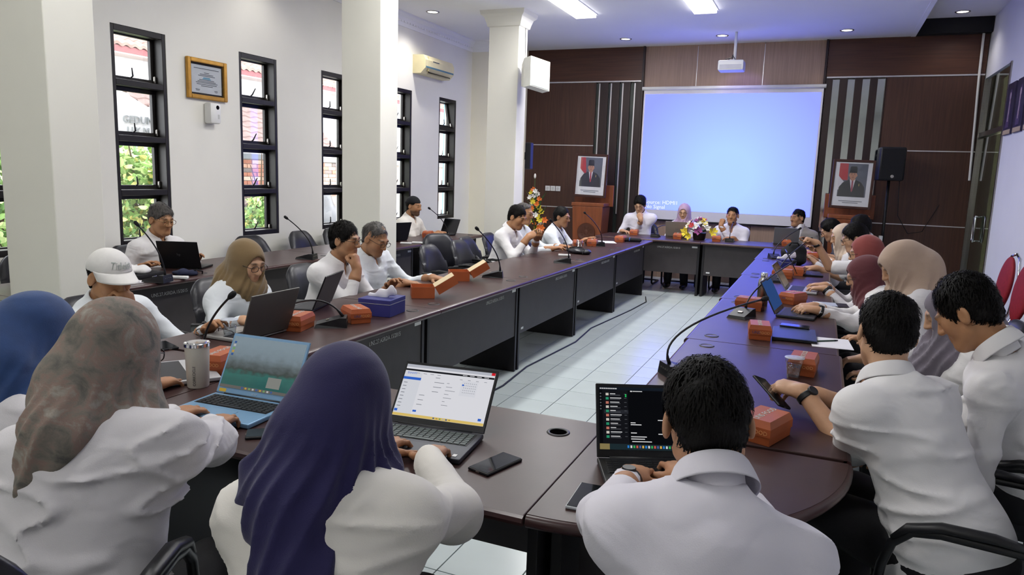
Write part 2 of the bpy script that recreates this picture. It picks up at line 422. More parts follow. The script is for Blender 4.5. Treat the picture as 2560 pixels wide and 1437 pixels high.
def person(label, base, yaw, head, look=(0, 0, 0), lh=None, rh=None, male=True, res=.012, skin='b08262', sleeve='long', shirt='white', hair=None, hijab=None, seat=.47, pel=None, bulk=1.,
           collar=True, glasses=None, beard=0., watch=None, width=None, legs=True, trouser='trousers', hairp=None, extra_shirt=(), drape=(), hres=None, shoulder_yaw=0., hem=.40, cap=None, elbow=(None, None), wrinkle=.006, knees=None, puff=0., hands=True, scale=1., opens=0., sleeve_end=.93, neck=.03, drop=.104, wfreq=24., shoes='shoe'):
    """seated person. base=(x,y) under the pelvis, yaw: 0 faces +Y; head = world centre of the skull; look=(yaw,pitch,roll) in world degrees relative to the body"""
    root = empty('person', (base[0], base[1], 0), yaw, label, 'person')
    Rz = rotz(-yaw); loc = lambda w: Rz @ (V3(w) - V3(base[0], base[1], 0))
    Hc = loc(head); R = rotz(math.radians(look[0])) @ rotx(math.radians(look[1])) @ roty(math.radians(look[2]))
    P = V3(0, 0, seat + .085) if pel is None else V3(pel)
    Nb = Hc + R @ V3(0, -.05, -.105) + V3(0, 0, -neck)
    sp = nrm(Nb - P); sw = (width or (.187 if male else .162)) * scale; RS = rotz(math.radians(shoulder_yaw))
    B = frame(sp, RS @ V3(0, 1, 0)); rgt = B[:, 0]; fw = B[:, 1]; Sp = np.linalg.norm(Nb - P); sk = srgb(skin); b_ = bulk
    L = lambda t, dx=0, dy=0: P + sp * Sp * t + rgt * dx + fw * dy
    near = res < .013
    torso = [(ell(L(.05), (.165 * b_, .125 * b_, .13), B), .05), (ell(L(.3, 0, .012), (.15 * b_, .112 * b_, .17), B), .08), (ell(L(.66, 0, .0), (.162 * b_, .108 * b_, .17), B), .08)]
    sh = {}
    for s in (-1, 1): sh[s] = Nb + rgt * s * sw - sp * drop + fw * .01
    torso += [(cone(sh[-1] - rgt * -.01, sh[1] - rgt * .01, .056 * b_), .08), (cone(Nb - sp * .13, Nb - sp * .075, .095, .05), .04)]
    arms = {}
    for s, h in ((-1, lh), (1, rh)):
        if h is None: h = dict(pos=None)
        up, fo = .295 * scale, .26 * scale
        if h.get('pos') is None: w = P + V3(s * .12, .3, .06)
        else: w = loc(h['pos'])
        a = sh[s]; v = w - a; D = np.linalg.norm(v)
        if D > (up + fo) * .985: k = D / ((up + fo) * .985); up *= k; fo *= k
        e_ = nrm(v); x = (D * D + up * up - fo * fo) / (2 * D); hgt = math.sqrt(max(up * up - x * x, 0))
        pole = V3(h.get('pole', (s * .55, -.25, -1.))); pole = nrm(pole - e_ * (pole @ e_)); el = a + e_ * x + pole * hgt
        d = nrm(w - el)
        hd = Rz @ V3(h['dir']) if 'dir' in h else d; pn = Rz @ V3(h['palm']) if 'palm' in h else V3(0, 0, -1)
        arms[s] = (a, el, w, hd, pn, h.get('pose', 'rest'))
    if callable(drape): drape = drape(Nb, V3)
    # --- body: skin surface (head, neck, hands, and the frame under the clothes) as one mesh
    hr = hres or max(.0045, res * .5)
    hf = head_field(Hc, R, Nb, hr, male=male); hv = hf.mesh(); parts = [hv]; cols = [head_colors(hv[0], Hc, R, sk, beard=beard)]
    kn = {}; an = {}
    for s in (-1, 1):
        kn[s] = V3(s * .11, .42, seat + .06) if knees is None else loc(knees[(s + 1) // 2]); an[s] = V3(kn[s][0] * 1.1, kn[s][1] - .03, .09)
    lo = np.minimum.reduce([P - .25, sh[-1] - .15, sh[1] - .15, arms[-1][1] - .1, arms[1][1] - .1, an[-1] - .1, an[1] - .1]); hi = np.maximum.reduce([P + .25, sh[-1] + .12, sh[1] + .12, arms[-1][1] + .1, arms[1][1] + .1, arms[-1][2] + .05, arms[1][2] + .05, kn[1] + .12, kn[-1] + .12])
    bf = Field(np.minimum(lo, arms[-1][2] - .06), np.maximum(hi, arms[1][2] + .06), .024)
    bf.D += .5
    for p, k in torso: bf.add(p, k, -.016)
    for s in (-1, 1):
        a, el, w = arms[s][:3]; bf.add(cone(a, el, .042, .036), .03); bf.add(cone(el, w, .036, .024), .02)
        bf.add(cone(P + V3(s * .09, .02, -.02), kn[s], .07, .052), .05); bf.add(cone(kn[s], an[s], .05, .034), .03)
    bv = bf.mesh(); parts.append(bv); cols.append(np.tile(np.array(sk), (len(bv[0]), 1)))
    if hands:
        for s in (-1, 1):
            a, el, w, hd, pn, ps = arms[s]
            fo_ = el if sleeve == 'short' else el + (w - el) * .75
            q = hand_mesh(w, hd, pn, s > 0, ps, max(.0042, res * .42), (1. if male else .92) * scale, fo_, .03 * (1 if male else .9)); parts.append(q); cols.append(np.tile(np.array(sk) * (.97, .94, .92), (len(q[0]), 1)))
    link('body', to_mesh('body', parts, np.concatenate(cols)), SKIN_M(), root)
    # --- shirt
    allp = np.array([P - .26, sh[-1], sh[1], arms[-1][1], arms[1][1], arms[-1][2], arms[1][2], P + .26])
    sf = Field(allp.min(0) - .13, allp.max(0) + .13, res); so = .013 + (0 if male else .008)
    for p, k in torso: sf.add(p, k, so)
    sf.add(ell(P + fw * .05 - V3(0, 0, .02), (.185 * b_, .17 * b_, .10), B), .05)
    for p, k in extra_shirt: sf.add(p, k)
    for s in (-1, 1):
        a, el, w = arms[s][:3]
        if sleeve == 'short':
            m = a + (el - a) * .82; sf.add(cone(a, m, .068 * b_, .066), .05)
        else:
            e2 = el + (w - el) * sleeve_end; sf.add(cone(a, el, .058 * b_, .05 + puff), .06); sf.add(cone(el, e2, .05 + puff, .037 + puff * .35), .03)
    sd0 = int(abs(head[0] * 977 + head[1] * 131)) % 9999
    wv = waves(sd0, wfreq, 4, (.45, .45, 2.)); w2 = waves(sd0 + 3, 24, 4, (1, 1, 1.)); w3 = waves(sd0 + 5, 7, 4); w4 = waves(sd0 + 7, 6, 4)
    def wr_(Pt):
        a1 = w3(Pt); m1 = 1 / (1 + np.exp(-3 * a1)); m2 = 1 / (1 + np.exp(-4 * w4(Pt) + 1)); n1 = np.maximum(0, 1 - np.abs(wv(Pt) * 1.2 + .6 * a1)); n2 = np.maximum(0, 1 - np.abs(w2(Pt) * 1.3 + a1))
        return (-wrinkle * 1.9 * n1 ** 2 * m1 - wrinkle * 1.1 * n2 ** 3 * m2 + wrinkle * .5).astype(f32)
    sf.disp(wr_)
    sf.cut(cone(Nb - sp * .015 + fw * .012, Nb + R @ V3(0, 0, .2), .066 if male else .058, .085), .01)
    if (opens or male) and collar: sf.cut(ell(Nb + fw * .1 - sp * .035, (.024, .06, .07), B), .01)
    hz = P[2] + hem - .55
    sf.cut(halfspace((0, 0, hz), (0, 0, 1), sf.o, sf.o + sf.res * sf.n), .015)
    sm = SHIRTS[shirt]() if isinstance(shirt, str) else shirt
    link('shirt', to_mesh('shirt', [sf.mesh()]), sm, root)
    if collar:
        b = MB(); nu = 28; up = nrm(Hc + R @ V3(0, -.035, -.06) - Nb); CF = frame(up, fw); pr = ((.062, -.05), (.0605, -.008), (.061, .03), (.066, .034), (.075, .015), (.088, -.02))
        vs = []; fs = []
        for i in range(nu + 1):
            th = math.radians(-162 + 324 * i / nu); e = abs(th) / math.radians(162)
            for j, (r, z) in enumerate(pr):
                zz = z - .05 * e ** 2 - (.035 * e ** 6 if j == 5 else 0) + .008; rr = r * (1.0 if male else .92) + (.008 * e if j > 2 else 0)
                vs.append(Nb + CF @ V3(rr * math.sin(th), -rr * math.cos(th) * 1.02 + .006, zz))
        m = len(pr)
        for i in range(nu):
            for j in range(m - 1): fs.append((i * m + j, i * m + j + 1, (i + 1) * m + j + 1, (i + 1) * m + j))
        o = b.raw(vs, fs).build('collar', sm, root, smooth=True); md = o.modifiers.new('thickness', 'SOLIDIFY'); md.thickness = .0035; md.offset = 0
        md = o.modifiers.new('round', 'SUBSURF'); md.levels = md.render_levels = 1
    # --- trousers and shoes
    if legs:
        tf = Field(np.minimum(P - .26, np.minimum(an[-1], an[1]) - .12), np.maximum(P + .2, np.maximum(kn[-1], kn[1]) + .12), max(res * 1.3, .014)); tf.D += .3
        tf.add(ell(P - V3(0, 0, .03), (.175 * b_, .14 * b_, .10)), .05)
        for s in (-1, 1): tf.add(cone(P + V3(s * .085, .03, -.03), kn[s], .098 * b_, .072), .05); tf.add(cone(kn[s], an[s] + V3(0, 0, -.02), .072, .055), .03)
        tf.disp(lambda Pt: -.004 * (1 - np.abs(wv(Pt))))
        link('trousers', to_mesh('trousers', [tf.mesh()]), MATS[trouser], root)
        for s in (-1, 1):
            q = Field(an[s] - (.08, .1, .1), an[s] + (.08, .24, .08), .012); q.add(ell(an[s] + V3(0, .08, -.045), (.045, .13, .035)), .02).add(ell(an[s] + V3(0, 0, -.03), (.04, .05, .05)), .03)
            q.cut(halfspace((0, 0, .004), (0, 0, 1), q.o, q.o + q.n * q.res), .005); link('shoe', to_mesh('shoe', [q.mesh()]), MATS[shoes], root)
    X = lambda *p: Hc + R @ V3(*p)
    # --- hair
    if hair:
        hp = dict(front=.05, top=.014, side=.008, nape=-.06, bald=0., bulkback=0., fringe=0., strand=.03); hp.update(hairp or {})
        g = Field(Hc - .17, Hc + .17, max(.005, res * .55)); t = hp['top']
        g.add(ell(X(0, -.016, .034), (.073 + hp['side'], .093 + hp['side'] + hp['bulkback'], .082 + t), R), .01)
        g.add(ell(X(0, -.05, -.02), (.06 + hp['side'] * .6, .05 + hp['bulkback'], .075), R), .03)
        g.cut(ell(X(0, .15, -.04), (.17, .115 + .05 - hp['front'], .135 - hp['fringe'] * .6), R), .012)
        g.cut(halfspace(X(0, -.05, hp['nape']), R @ V3(0, -.45, 1), Hc - .17, Hc + .17), .01)
        for s in (-1, 1):
            g.cut(ell(X(s * .09, .0, -.03), (.03, .034, .052), R), .008)
            g.cut(ell(X(s * .085, .06, -.05), (.04, .045, .07), R), .01)
        if hp['bald']: g.cut(ell(X(0, .03, .12), (.055, .1, .035 * hp['bald']), R), .02)
        hw = waves(int(abs(head[1] * 1131)) % 999, 70, 7); h2 = waves(int(abs(head[0] * 731)) % 999 + 1, 150, 6)
        g.disp(lambda Pt: .0035 * hw(Pt) + .0012 * h2(Pt)); hm = g.mesh(); link('hair', to_mesh('hair', [hm, strands(hm[0], X(0, -.035, .10), X(0, -.014, .03), (3200 if near else 900 if res < .0145 else 350), hp['strand'], int(abs(head[0] * 99)))]), MATS[hair], root)
    if cap == 'kufi':
        g = Field(Hc - .16, Hc + .18, .007); g.add(ell(X(0, -.012, .036), (.083, .102, .095), R), 0.).cut(halfspace(X(0, 0, .04), R @ V3(0, -.12, 1), Hc - .2, Hc + .2), .004)
        link('skullcap', to_mesh('skullcap', [g.mesh()]), MATS['black_cloth'], root)
    if cap == 'golf':
        g = Field(Hc - .2, Hc + .25, .006); g.add(ell(X(0, -.012, .036), (.09, .108, .1), R), 0.).cut(halfspace(X(0, 0, .034), R @ V3(0, -.1, 1), Hc - .25, Hc + .25), .004)
        g.disp(lambda Pt: .0015 * np.sin(Pt[0] * 40))
        o = link('cap_crown', to_mesh('cap_crown', [g.mesh()]), MATS['cap_white'], root)
        vs = []; fs = []; nu, nv = 20, 6
        for i in range(nu + 1):
            th = math.radians(-78 + 156 * i / nu)
            for j in range(nv + 1):
                w_ = j / nv; ex = .085 * w_ * math.cos(th) ** .6 if abs(th) < 1.57 else 0
                vs.append(X(.0895 * math.sin(th) * (1 - .06 * w_), -.012 + .1075 * math.cos(th) + ex, .036 + .011 - .02 * w_ - .02 * math.sin(th) ** 2 * (.3 + w_)))
        for i in range(nu):
            for j in range(nv): q = i * (nv + 1) + j; fs.append((q, q + 1, q + nv + 2, q + nv + 1))
        o = MB().raw(vs, fs).build('cap_brim', MATS['cap_white'], root, smooth=True); md = o.modifiers.new('thickness', 'SOLIDIFY'); md.thickness = .004
        tx = lbl_text('cap_script', 'Titleist', .042, MATS['cap_thread'], root, (0, 0, 0), (0, 0, 0), ext=.0008)
        for v in tx.data.vertices:
            a_ = (v.co.x + .2 * v.co.y) / .098; zz = .082 + v.co.y; k_ = math.sqrt(max(.05, 1 - ((zz - .036) / .1) ** 2)); q = X(-math.sin(a_) * (.0935 * k_ + v.co.z), -.012 + math.cos(a_) * (.112 * k_ + v.co.z), zz); v.co = Vector(q)
    if hijab:
        fold = hijab.get('fold', .006); sd = hijab.get('seed', 1); lo = Hc - (.24, .24, .2); hi = Hc + (.24, .24, .2)
        lo = np.minimum(lo, Nb - (.3, .26, .3)); hi = np.maximum(hi, Nb + (.3, .26, .1))
        for pr, k in drape: lo = np.minimum(lo, pr[1] - .05); hi = np.maximum(hi, pr[2] + .05)
        g = Field(lo, hi, hijab.get('res', max(.006, res * .75))); z = hijab.get('size', 1.)
        g.add(ell(X(0, -.022, .016), (.094 * z, .12 * z, .114 * z), R), .03)
        g.add(ell(X(0, .012, -.078), (.08 * z, .086 * z, .072), R), .05)
        g.add(cone(X(0, -.02, -.06), Nb + V3(0, .012, -.03), .086 * z, .105), .06)
        if hijab.get('cape', True):
            g.add(ell(Nb + sp * -.075 + fw * .012, (sw + .045, .125, .085), B), .07); g.add(ell(Nb + fw * .075 - sp * .13, (.125, .06, hijab.get('front', .13)), B), .06)
        for pr, k in drape: g.add(pr, k)
        n1 = waves(sd, 21, 5, (1.2, 1.2, .55)); n2 = waves(sd + 9, 55, 5, (1.1, 1.1, .5)); ph = hijab.get('turn', 0.)
        def fd(Pt):
            x = Pt[0] - f32(Nb[0]); y = Pt[1] - f32(Nb[1]); zz = Pt[2] - f32(Hc[2] - .03); a = np.arctan2(x, y) + ph
            m = 1 / (1 + np.exp((zz + .02) * 38)); q = np.sin(a * 9 + zz * 26 + 1.6 * n1(Pt)); return -fold * (1 - np.abs(q)) * 1.5 * m + fold * .6 * m - fold * .45 * (1 - np.abs(n1(Pt))) + fold * .12 * n2(Pt)
        g.disp(fd)
        g.cut(ell(X(0, .122, -.016), (.054, .088, .079), R), .012)
        g.cut(ell(X(0, .07, -.014), (.05, .05, .074), R), .01)
        link('hijab', to_mesh('hijab', [g.mesh()]), hijab['mat'], root)
    if glasses: glasses_obj(Hc, R, MATS[glasses], root)
    if watch:
        a, el, w = arms[watch][:3]; d = nrm(w - el); c = w - d * .02; b = MB(); Rm = frame(d, V3(0, 0, 1)); rr = .034
        prof = [(rr, -.011), (rr + .003, -.008), (rr + .003, .008), (rr, .011)]
        b.lathe(prof, 20, tuple(c), 0, Matrix(Rm.tolist())); b.lathe([(0, .006), (.017, .006), (.019, .003), (.019, -.004)], 18, tuple(c + Rm[:, 1] * rr), 0, Matrix(frame(Rm[:, 1], d).tolist()))
        b.build('wristwatch', MATS['black_plastic'], root, smooth='auto')
    return root, dict(Hc=Hc, R=R, Nb=Nb, P=P, arms=arms, loc=loc, sp=sp, fw=fw, rgt=rgt, B=B, root=root)
# ------------------------------------------------------------------ palette
WALL = mat('wall_paint', 'f0eee6', .85, var=.015, vs=3, bump=.03, bs=60)
WALLC = mat('cream_wall_paint', 'f1ecd9', .85, var=.015, vs=3, bump=.03, bs=60)
PILM = mat('pillar_paint', 'ebe9de', .85, var=.015, vs=3, bump=.03, bs=60)
CEIL = mat('ceiling_paint', 'f8f8f8', .9, var=.01, vs=2)
BLKF = mat('window_frame_paint', '1a1614', .45, var=.12, vs=14)
WOODD = mat('panel_wood', '4b3126', .42, var=.22, vs=5, stretch=(9, 9, .35), detail=6, bump=.03, bs=20, bstretch=(14, 14, .4))
WOODH = mat('panel_wood_crossgrain', '523324', .38, var=.22, vs=5, stretch=(.35, 9, 9), detail=6, bump=.03, bs=20, bstretch=(.4, 14, 14))
WOODK = mat('panel_wood_dark', '2c1e1b', .4, var=.2, vs=5, stretch=(9, 9, .35), detail=6)
WOODL = mat('panel_wood_pale', 'a58a78', .5, var=.14, vs=7, stretch=(12, 12, .3), detail=6)
PODW = mat('lectern_wood', '7d4425', .4, var=.2, vs=4, stretch=(6, 6, .6), detail=5)
SILV = mat('silver_trim', 'd5d2d0', .3, metal=.6, var=.05)
MIRR = mat('mirror_strip', 'cfd4d2', .06, metal=1., var=.02)
MIRD = mat('dark_glass_strip', '3c423e', .12, metal=.2, var=.05, spec=.8)
TILE = mat('floor_tile', 'd3dedd', .22, var=.04, vs=2.5, spec=.5)
TILEW = mat('floor_tile_new', 'e8ece4', .2, var=.03, vs=2.5)
GROUT = mat('grout', '6e7474', .9, var=.1)
TOPM = mat('table_top_laminate', '412d2b', .345, var=.12, vs=6, spec=.42, bump=.01, bs=120)
LIPM = mat('table_edge', '452c2b', .28, var=.1, spec=.6)
PANM = mat('table_panel', '3f3a3b', .5, var=.08, vs=10, bump=.03, bs=200)
LEGM = mat('table_side_black', '1f1d20', .45, var=.1)
BLKP = mat('black_plastic', '17171a', .4, var=.1)
BLKG = mat('black_gloss', '0d0d10', .12, var=.05)
BLKC = mat('black_cloth', '16161a', .85, var=.15, vs=60, bump=.1, bs=220)
CHRM = mat('chrome', 'd8d8da', .12, metal=1., var=.03)
STEEL = mat('brushed_steel', 'a8a49c', .28, metal=1., var=.06, stretch=(1, 1, 12))
WHTP = mat('white_plastic', 'e8e8e6', .4, var=.03)
IVOR = mat('aged_ivory_plastic', 'e9dfb6', .45, var=.04)
VINYL = mat('chair_vinyl', '1e1e25', .38, var=.15, vs=20, bump=.06, bs=120)
TXTW = mat('stencil_white', 'c9c9c6', .6)
PAPR = mat('paper', 'eceaf0', .7, var=.02)
ORNG = mat('box_card_orange', 'ae5a33', .45, var=.12, vs=9, detail=5, spec=.45)
CREAMC = mat('box_card_inside', 'd8c5a0', .7, var=.06)
for n_, c_ in (('trousers', '17171b'), ('trousers_navy', '1b1f2c'), ('shoe', '1a1718')): mat(n_, c_, .8 if n_ != 'shoe' else .4, var=.15, vs=30, bump=.08, bs=150)
mat('hair_black', '0b0908', .62, var=.5, vs=60, stretch=(1, 1, .4), bump=.4, bs=130, bstretch=(1, 1, .3), spec=.22)
mat('hair_dark', '100d0b', .65, var=.5, vs=60, stretch=(1, 1, .4), bump=.4, bs=130, bstretch=(1, 1, .3), spec=.2)
mat('hair_grey', '4a4643', .5, var=.6, vs=70, stretch=(1, 1, .4), bump=.5, bs=130)
mat('shoe_grey', '9a9a98', .8, bump=.1, bs=120); mat('cap_white', 'd9d7d4', .8, var=.03, vs=40, bump=.05, bs=250); mat('cap_thread', '9aa09c', .7)
mat('glasses_dark', '2a2624', .3, metal=.4); mat('glasses_gold', 'a08a66', .25, metal=1.)
def sh_(n, c, tr=0.): return lambda: mat(n, c, .82, var=.025, vs=5, bump=.12, bs=420, sheen=.15, crease=.32, cs=6.)
SHIRTS = {'white': sh_('shirt_white', 'eceaea'), 'cream': sh_('shirt_cream', 'eae6de'), 'cool': sh_('shirt_cool', 'e3e8ec'), 'lilac': sh_('shirt_lilac', 'e4e1ea'), 'grey': sh_('shirt_greyish', 'd6d3d6'), 'blazer': sh_('blazer_grey', '8d8783'), 'navy': sh_('jacket_navy', '1c1e2b')}
# ------------------------------------------------------------------ floor: tiles of 0.328 m
fl = struct(MB().box(((XL + XR) / 2 - .2, (YB + YF) / 2, -.06), (XR - XL + 1.2, YF - YB + 1, .1)).build('floor', GROUT))
TS = .3285; X0 = -1.639 - 5 * TS; Y0 = 4.711 - 13 * TS
ti = MB().box((0, 0, -.0045), (TS - .005, TS - .005, .009), .0012).mesh('tile'); ti.materials.append(TILE)
tw = MB().box((0, 0, -.0045), (TS - .005, TS - .005, .009), .0012).mesh('tile'); tw.materials.append(TILEW)
NEW = {(7, 17), (7, 16), (7, 26)}
done = set()
for j in range(30):
    for i in range(2, 12):
        if len(done) >= 296: break
        o = bpy.data.objects.new('tile', tw if (i, j) in NEW else ti); COL.objects.link(o); o.parent = fl
        o.location = (X0 + (i + .5) * TS, Y0 + (j + .5) * TS, 0); done.add((i, j))
b = MB(); h = (TS - .005) / 2
for j in range(-8, 37):
    for i in range(-7, 17):
        if (i, j) in done: continue
        cx, cy = X0 + (i + .5) * TS, Y0 + (j + .5) * TS
        if cx < XL - .3 or cx > XR + .3 or cy > YF + .2: continue
        b.raw([(cx - h, cy - h, 0), (cx + h, cy - h, 0), (cx + h, cy + h, 0), (cx - h, cy + h, 0)], [(0, 1, 2, 3)])
o = b.build('tile_field', TILE, fl); o['kind'] = 'stuff'
# ------------------------------------------------------------------ left wall with tall windows
WIN = [(3.02, 3.56), (4.31, 4.85), (5.72, 6.26), (7.00, 7.54), (8.46, 9.00), (9.785, 10.33)]
ZS, ZT = .88, 2.70; WT = .2
YRET = 10.85
b = MB()
def wallbox(x0, x1, y0, y1, z0, z1): b.box(((x0 + x1) / 2, (y0 + y1) / 2, (z0 + z1) / 2), (x1 - x0, y1 - y0, z1 - z0))
wallbox(XL - WT, XL, YB - .2, YRET + .2, -.02, ZS); wallbox(XL - WT, XL, YB - .2, YRET + .2, ZT, ZC + .3)
ys = [YB - .2] + [q for w in WIN for q in w] + [YRET + .2]
for i in range(0, len(ys), 2): wallbox(XL - WT, XL, ys[i], ys[i + 1], ZS, ZT)
struct(b.build('wall_left', WALL))
struct(bx('wall_front_left', ((XL - 4.9) / 2 - .02, YRET + .1, ZC / 2), (-4.9 - XL + .04, .2, ZC + .04), WALLC))
struct(bx('wall_side', (-4.97, (YRET + YF) / 2 + .1, ZC / 2), (.14, YF - YRET + .2, ZC + .04), WALLC))
struct(bx('wall_front', (-1.5, YF + .17, ZC / 2), (7.2, .14, ZC + .5), WALL))
struct(bx('wall_back', (-1.7, YB - .1, ZC / 2), (8, .2, ZC + .4), WALL))
GL = glass('window_glass')
for k, (y0, y1) in enumerate(WIN):
    w = empty('window_%d' % (k + 1), (XL - .078, (y0 + y1) / 2, 0)); struct(w)
    W_ = y1 - y0; hz = (ZT - ZS) / 4; fd = .07
    for s in (-1, 1): bx('frame_post', (.0, s * (W_ / 2 - .018), (ZS + ZT) / 2), (.15, .036, ZT - ZS), BLKF, w, .004)
    for i in range(5): bx('frame_rail', (.0, 0, ZS + hz * i + (.025 if i == 0 else -.025 if i == 4 else 0)), (.15, W_ - .072, .05), BLKF, w, .004)
    for i in range(4):
        zc = ZS + hz * (i + .5); tilt = -.16 if (k == 5 and i == 3) else 0
        sa = MB()
        iw, ih = W_ - .076, hz - .05
        sa.box((0, 0, ih / 2 - .018), (.034, iw, .036), .003); sa.box((0, 0, -ih / 2 + .018), (.034, iw, .036), .003)
        for s in (-1, 1): sa.box((0, s * (iw / 2 - .017), 0), (.034, .034, ih - .072), .003)
        so = sa.build('sash', BLKF, w, (-.045, 0, zc), (0, tilt, 0))
        bx('pane', (0, 0, 0), (.005, iw - .066, ih - .07), GL, so)
        MB().tube([(.03, -.02, -ih / 2 + .03), (.05, -.015, -ih / 2 + .045), (.06, .02 - .05 * (k % 2), -ih / 2 + .11)], [.007, .008, .005], 7).build('latch', BLKP, so)
        MB().box((.03, iw / 2 - .01, -ih / 2 + .04), (.025, .02, .06), .006).build('stay', STEEL, so)
# ------------------------------------------------------------------ pillars
def pillar(y0, lab):
    cx, cy = -3.8 - .213, y0 + .145
    p = struct(empty('pillar', (cx, cy, 0)), lab)
    bx('shaft', (0, 0, ZC / 2), (.426, .29, ZC), PILM, p, .006)
    c = MB(); pr = [(0, ZC - .2), (.02, ZC - .19), (.03, ZC - .15), (.055, ZC - .08), (.09, ZC - .05), (.1, ZC)]
    for (a, z), (a2, z2) in zip(pr, pr[1:]):
        v = [(sx * (.213 + q), sy * (.145 + q), zz) for q, zz in ((a, z), (a2, z2)) for sx, sy in ((-1, -1), (1, -1), (1, 1), (-1, 1))]
        c.raw(v, [(i, (i + 1) % 4, 4 + (i + 1) % 4, 4 + i) for i in range(4)])
    c.build('capital', PILM, p)
    return p
pillar(2.635, 'broad cream square pillar in front of the leftmost windows'); pillar(5.76, 'cream square pillar behind the two men with glasses'); pillar(8.94, 'cream square pillar carrying the white loudspeaker')
# ------------------------------------------------------------------ ceiling
struct(bx('ceiling', ((XL + .96) / 2 - .1, (YB + YF) / 2, ZC + .06), (.96 - XL + .2, YF - YB + .4, .12), CEIL))
struct(bx('ceiling_upper', (1.5, (YB + YF) / 2, ZC + .25), (1.3, YF - YB + .4, .1), CEIL))
struct(bx('ceiling_step', (.93, (YB + YF) / 2, ZC + .13), (.06, YF - YB, .27), CEIL))
b = MB()   # crown moulding along the left wall and return
prof = [(0, -.17), (.012, -.17), (.02, -.145), (.02, -.12), (.04, -.1), (.045, -.06), (.075, -.035), (.085, -.02), (.085, 0)]
def crown(p0, p1, nx, ny):
    v = []; 
    for p in (p0, p1):
        for (a, z) in prof: v.append((p[0] + nx * a, p[1] + ny * a, ZC + z))
    n = len(prof); b.raw(v, [(i, i + 1, n + i + 1, n + i) for i in range(n - 1)])
crown((XL, YB), (XL, YRET), 1, 0); crown((XL, YRET), (-4.9, YRET), 0, -1)
y = YB
while y < YRET:      # egg-and-dart beads
    b.box((XL + .034, y, ZC - .112), (.018, .045, .022), .005); y += .075
struct(b.build('trim_1', CEIL))
# lamps
def emis(name, col, st):
    if name in MATS: return MATS[name]
    m = bpy.data.materials.new(name); m.use_nodes = True; MATS[name] = m; N = m.node_tree.nodes; N.clear()
    o = N.new('ShaderNodeOutputMaterial'); e = N.new('ShaderNodeEmission'); e.inputs[0].default_value = (*col, 1); e.inputs[1].default_value = st
    m.node_tree.links.new(e.outputs[0], o.inputs[0]); return m
LENS = emis('lamp_lens', (1, .97, .93), 6.0); TUBE = emis('lamp_tube_panel', (1, .99, .97), 5.0)
def downlight(x, y, z, lab, power):
    d = empty('downlight', (x, y, z), 0, lab, 'ceiling light', 'recessed downlights')
    MB().lathe([(.068, -.002), (.072, -.008), (.085, -.008), (.09, -.001), (.09, .01)], 28).build('rim', STEEL, d, smooth=True)
    MB().lathe([(0, -.003), (.03, -.004), (.07, -.002)], 28).build('lens', LENS, d, smooth=True)
    l = bpy.data.lights.new('downlight_beam', 'SPOT'); l.energy = power; l.spot_size = math.radians(130); l.spot_blend = .8; l.shadow_soft_size = .06; l.color = (1, .95, .88)
    o = bpy.data.objects.new('downlight_beam', l); COL.objects.link(o); o.parent = d; o.location = (0, 0, -.02)
DP = 17
downlight(-4.98, 8.77, ZC, 'round recessed downlight near the crown moulding above the air conditioner', DP * 2.6)
downlight(-2.99, 11.17, ZC, 'round recessed downlight above the left wooden panelling', DP)
downlight(-1.575, 11.22, ZC, 'round recessed downlight directly above the projector', DP)
downlight(.073, 11.2, ZC, 'round recessed downlight above the right edge of the screen', DP)
downlight(1.43, 11.35, ZC + .2, 'round recessed downlight in the raised ceiling by the right wall', DP)
for x, y, q in ((-4.98, 5.9, 'between the second and third window'), (-4.98, 2.6, 'beside the leftmost pillar'), (-4.98, -.6, 'behind the camera')): downlight(x, y, ZC, 'round recessed downlight over the window wall, ' + q, DP * 1.0)
def panel(x, y, lab, power=28):
    p = empty('ceiling_light_panel', (x, y, ZC), 0, lab, 'ceiling light', 'rectangular ceiling light panels')
    bx('diffuser', (0, 0, -.022), (.27, 1.17, .044), TUBE, p)
    f = MB()
    for s in (-1, 1): f.box((s * .145, 0, -.004), (.02, 1.21, .01), .002); f.box((0, s * .595, -.004), (.27, .02, .01), .002)
    f.build('frame', WHTP, p)
    l = bpy.data.lights.new('panel_glow', 'AREA'); l.shape = 'RECTANGLE'; l.size = .26; l.size_y = 1.15; l.energy = power; l.color = (1, .985, .97)
    o = bpy.data.objects.new('panel_glow', l); COL.objects.link(o); o.parent = p; o.location = (0, 0, -.048)
panel(-3.07, 8.85, 'rectangular ceiling light panel nearer the pillars, at the top edge', 44); panel(-1.56, 8.95, 'rectangular ceiling light panel nearer the screen, at the top edge', 44)
for x, q in ((-3.07, 'left'), (-1.56, 'right')):
    for y, pw, r in ((5.6, 34, 'third from the screen'), (2.3, 15, 'second from the back wall'), (-.8, 8, 'nearest the back wall')): panel(x, y, 'rectangular ceiling light panel of the %s row, %s' % (q, r), pw)
# ------------------------------------------------------------------ panelled front wall
PW = empty('wall_panelling', (0, YF, 0)); struct(PW)
k = YF / 12.3
def wz(z): return 1.6 + (z - 1.6) * k
zU, zM, zL = wz(3.2), wz(2.13), wz(1.05)
xl, xr = -4.86, 1.85
sL, sR = -2.85, -.16           # limits of the pale centre bay
def pn(name, x0, x1, z0, z1, m, th=.05, dy=0.): return bx(name, ((x0 + x1) / 2, dy, (z0 + z1) / 2), (x1 - x0, th, z1 - z0), m, PW, .002)
for (a, c_) in ((xl, sL - .02), (sR + .02, xr)): pn('upper_panel', a, c_, zU + .012, ZC + .0, WOODH)
stL = [(-3.622, -3.553), (-3.417, -3.356), (-3.229, -3.162), (-3.049, -2.963)]
stR = [(-.046, .049), (.155, .25), (.35, .448), (.547, .644)]
pn('side_panel', xl, -3.63, zM + .004, zU - .012, WOODD); pn('side_panel', xl, -3.63, zL + .004, zM - .004, WOODD); pn('side_panel', xl, -3.63, 0, zL - .004, WOODD)
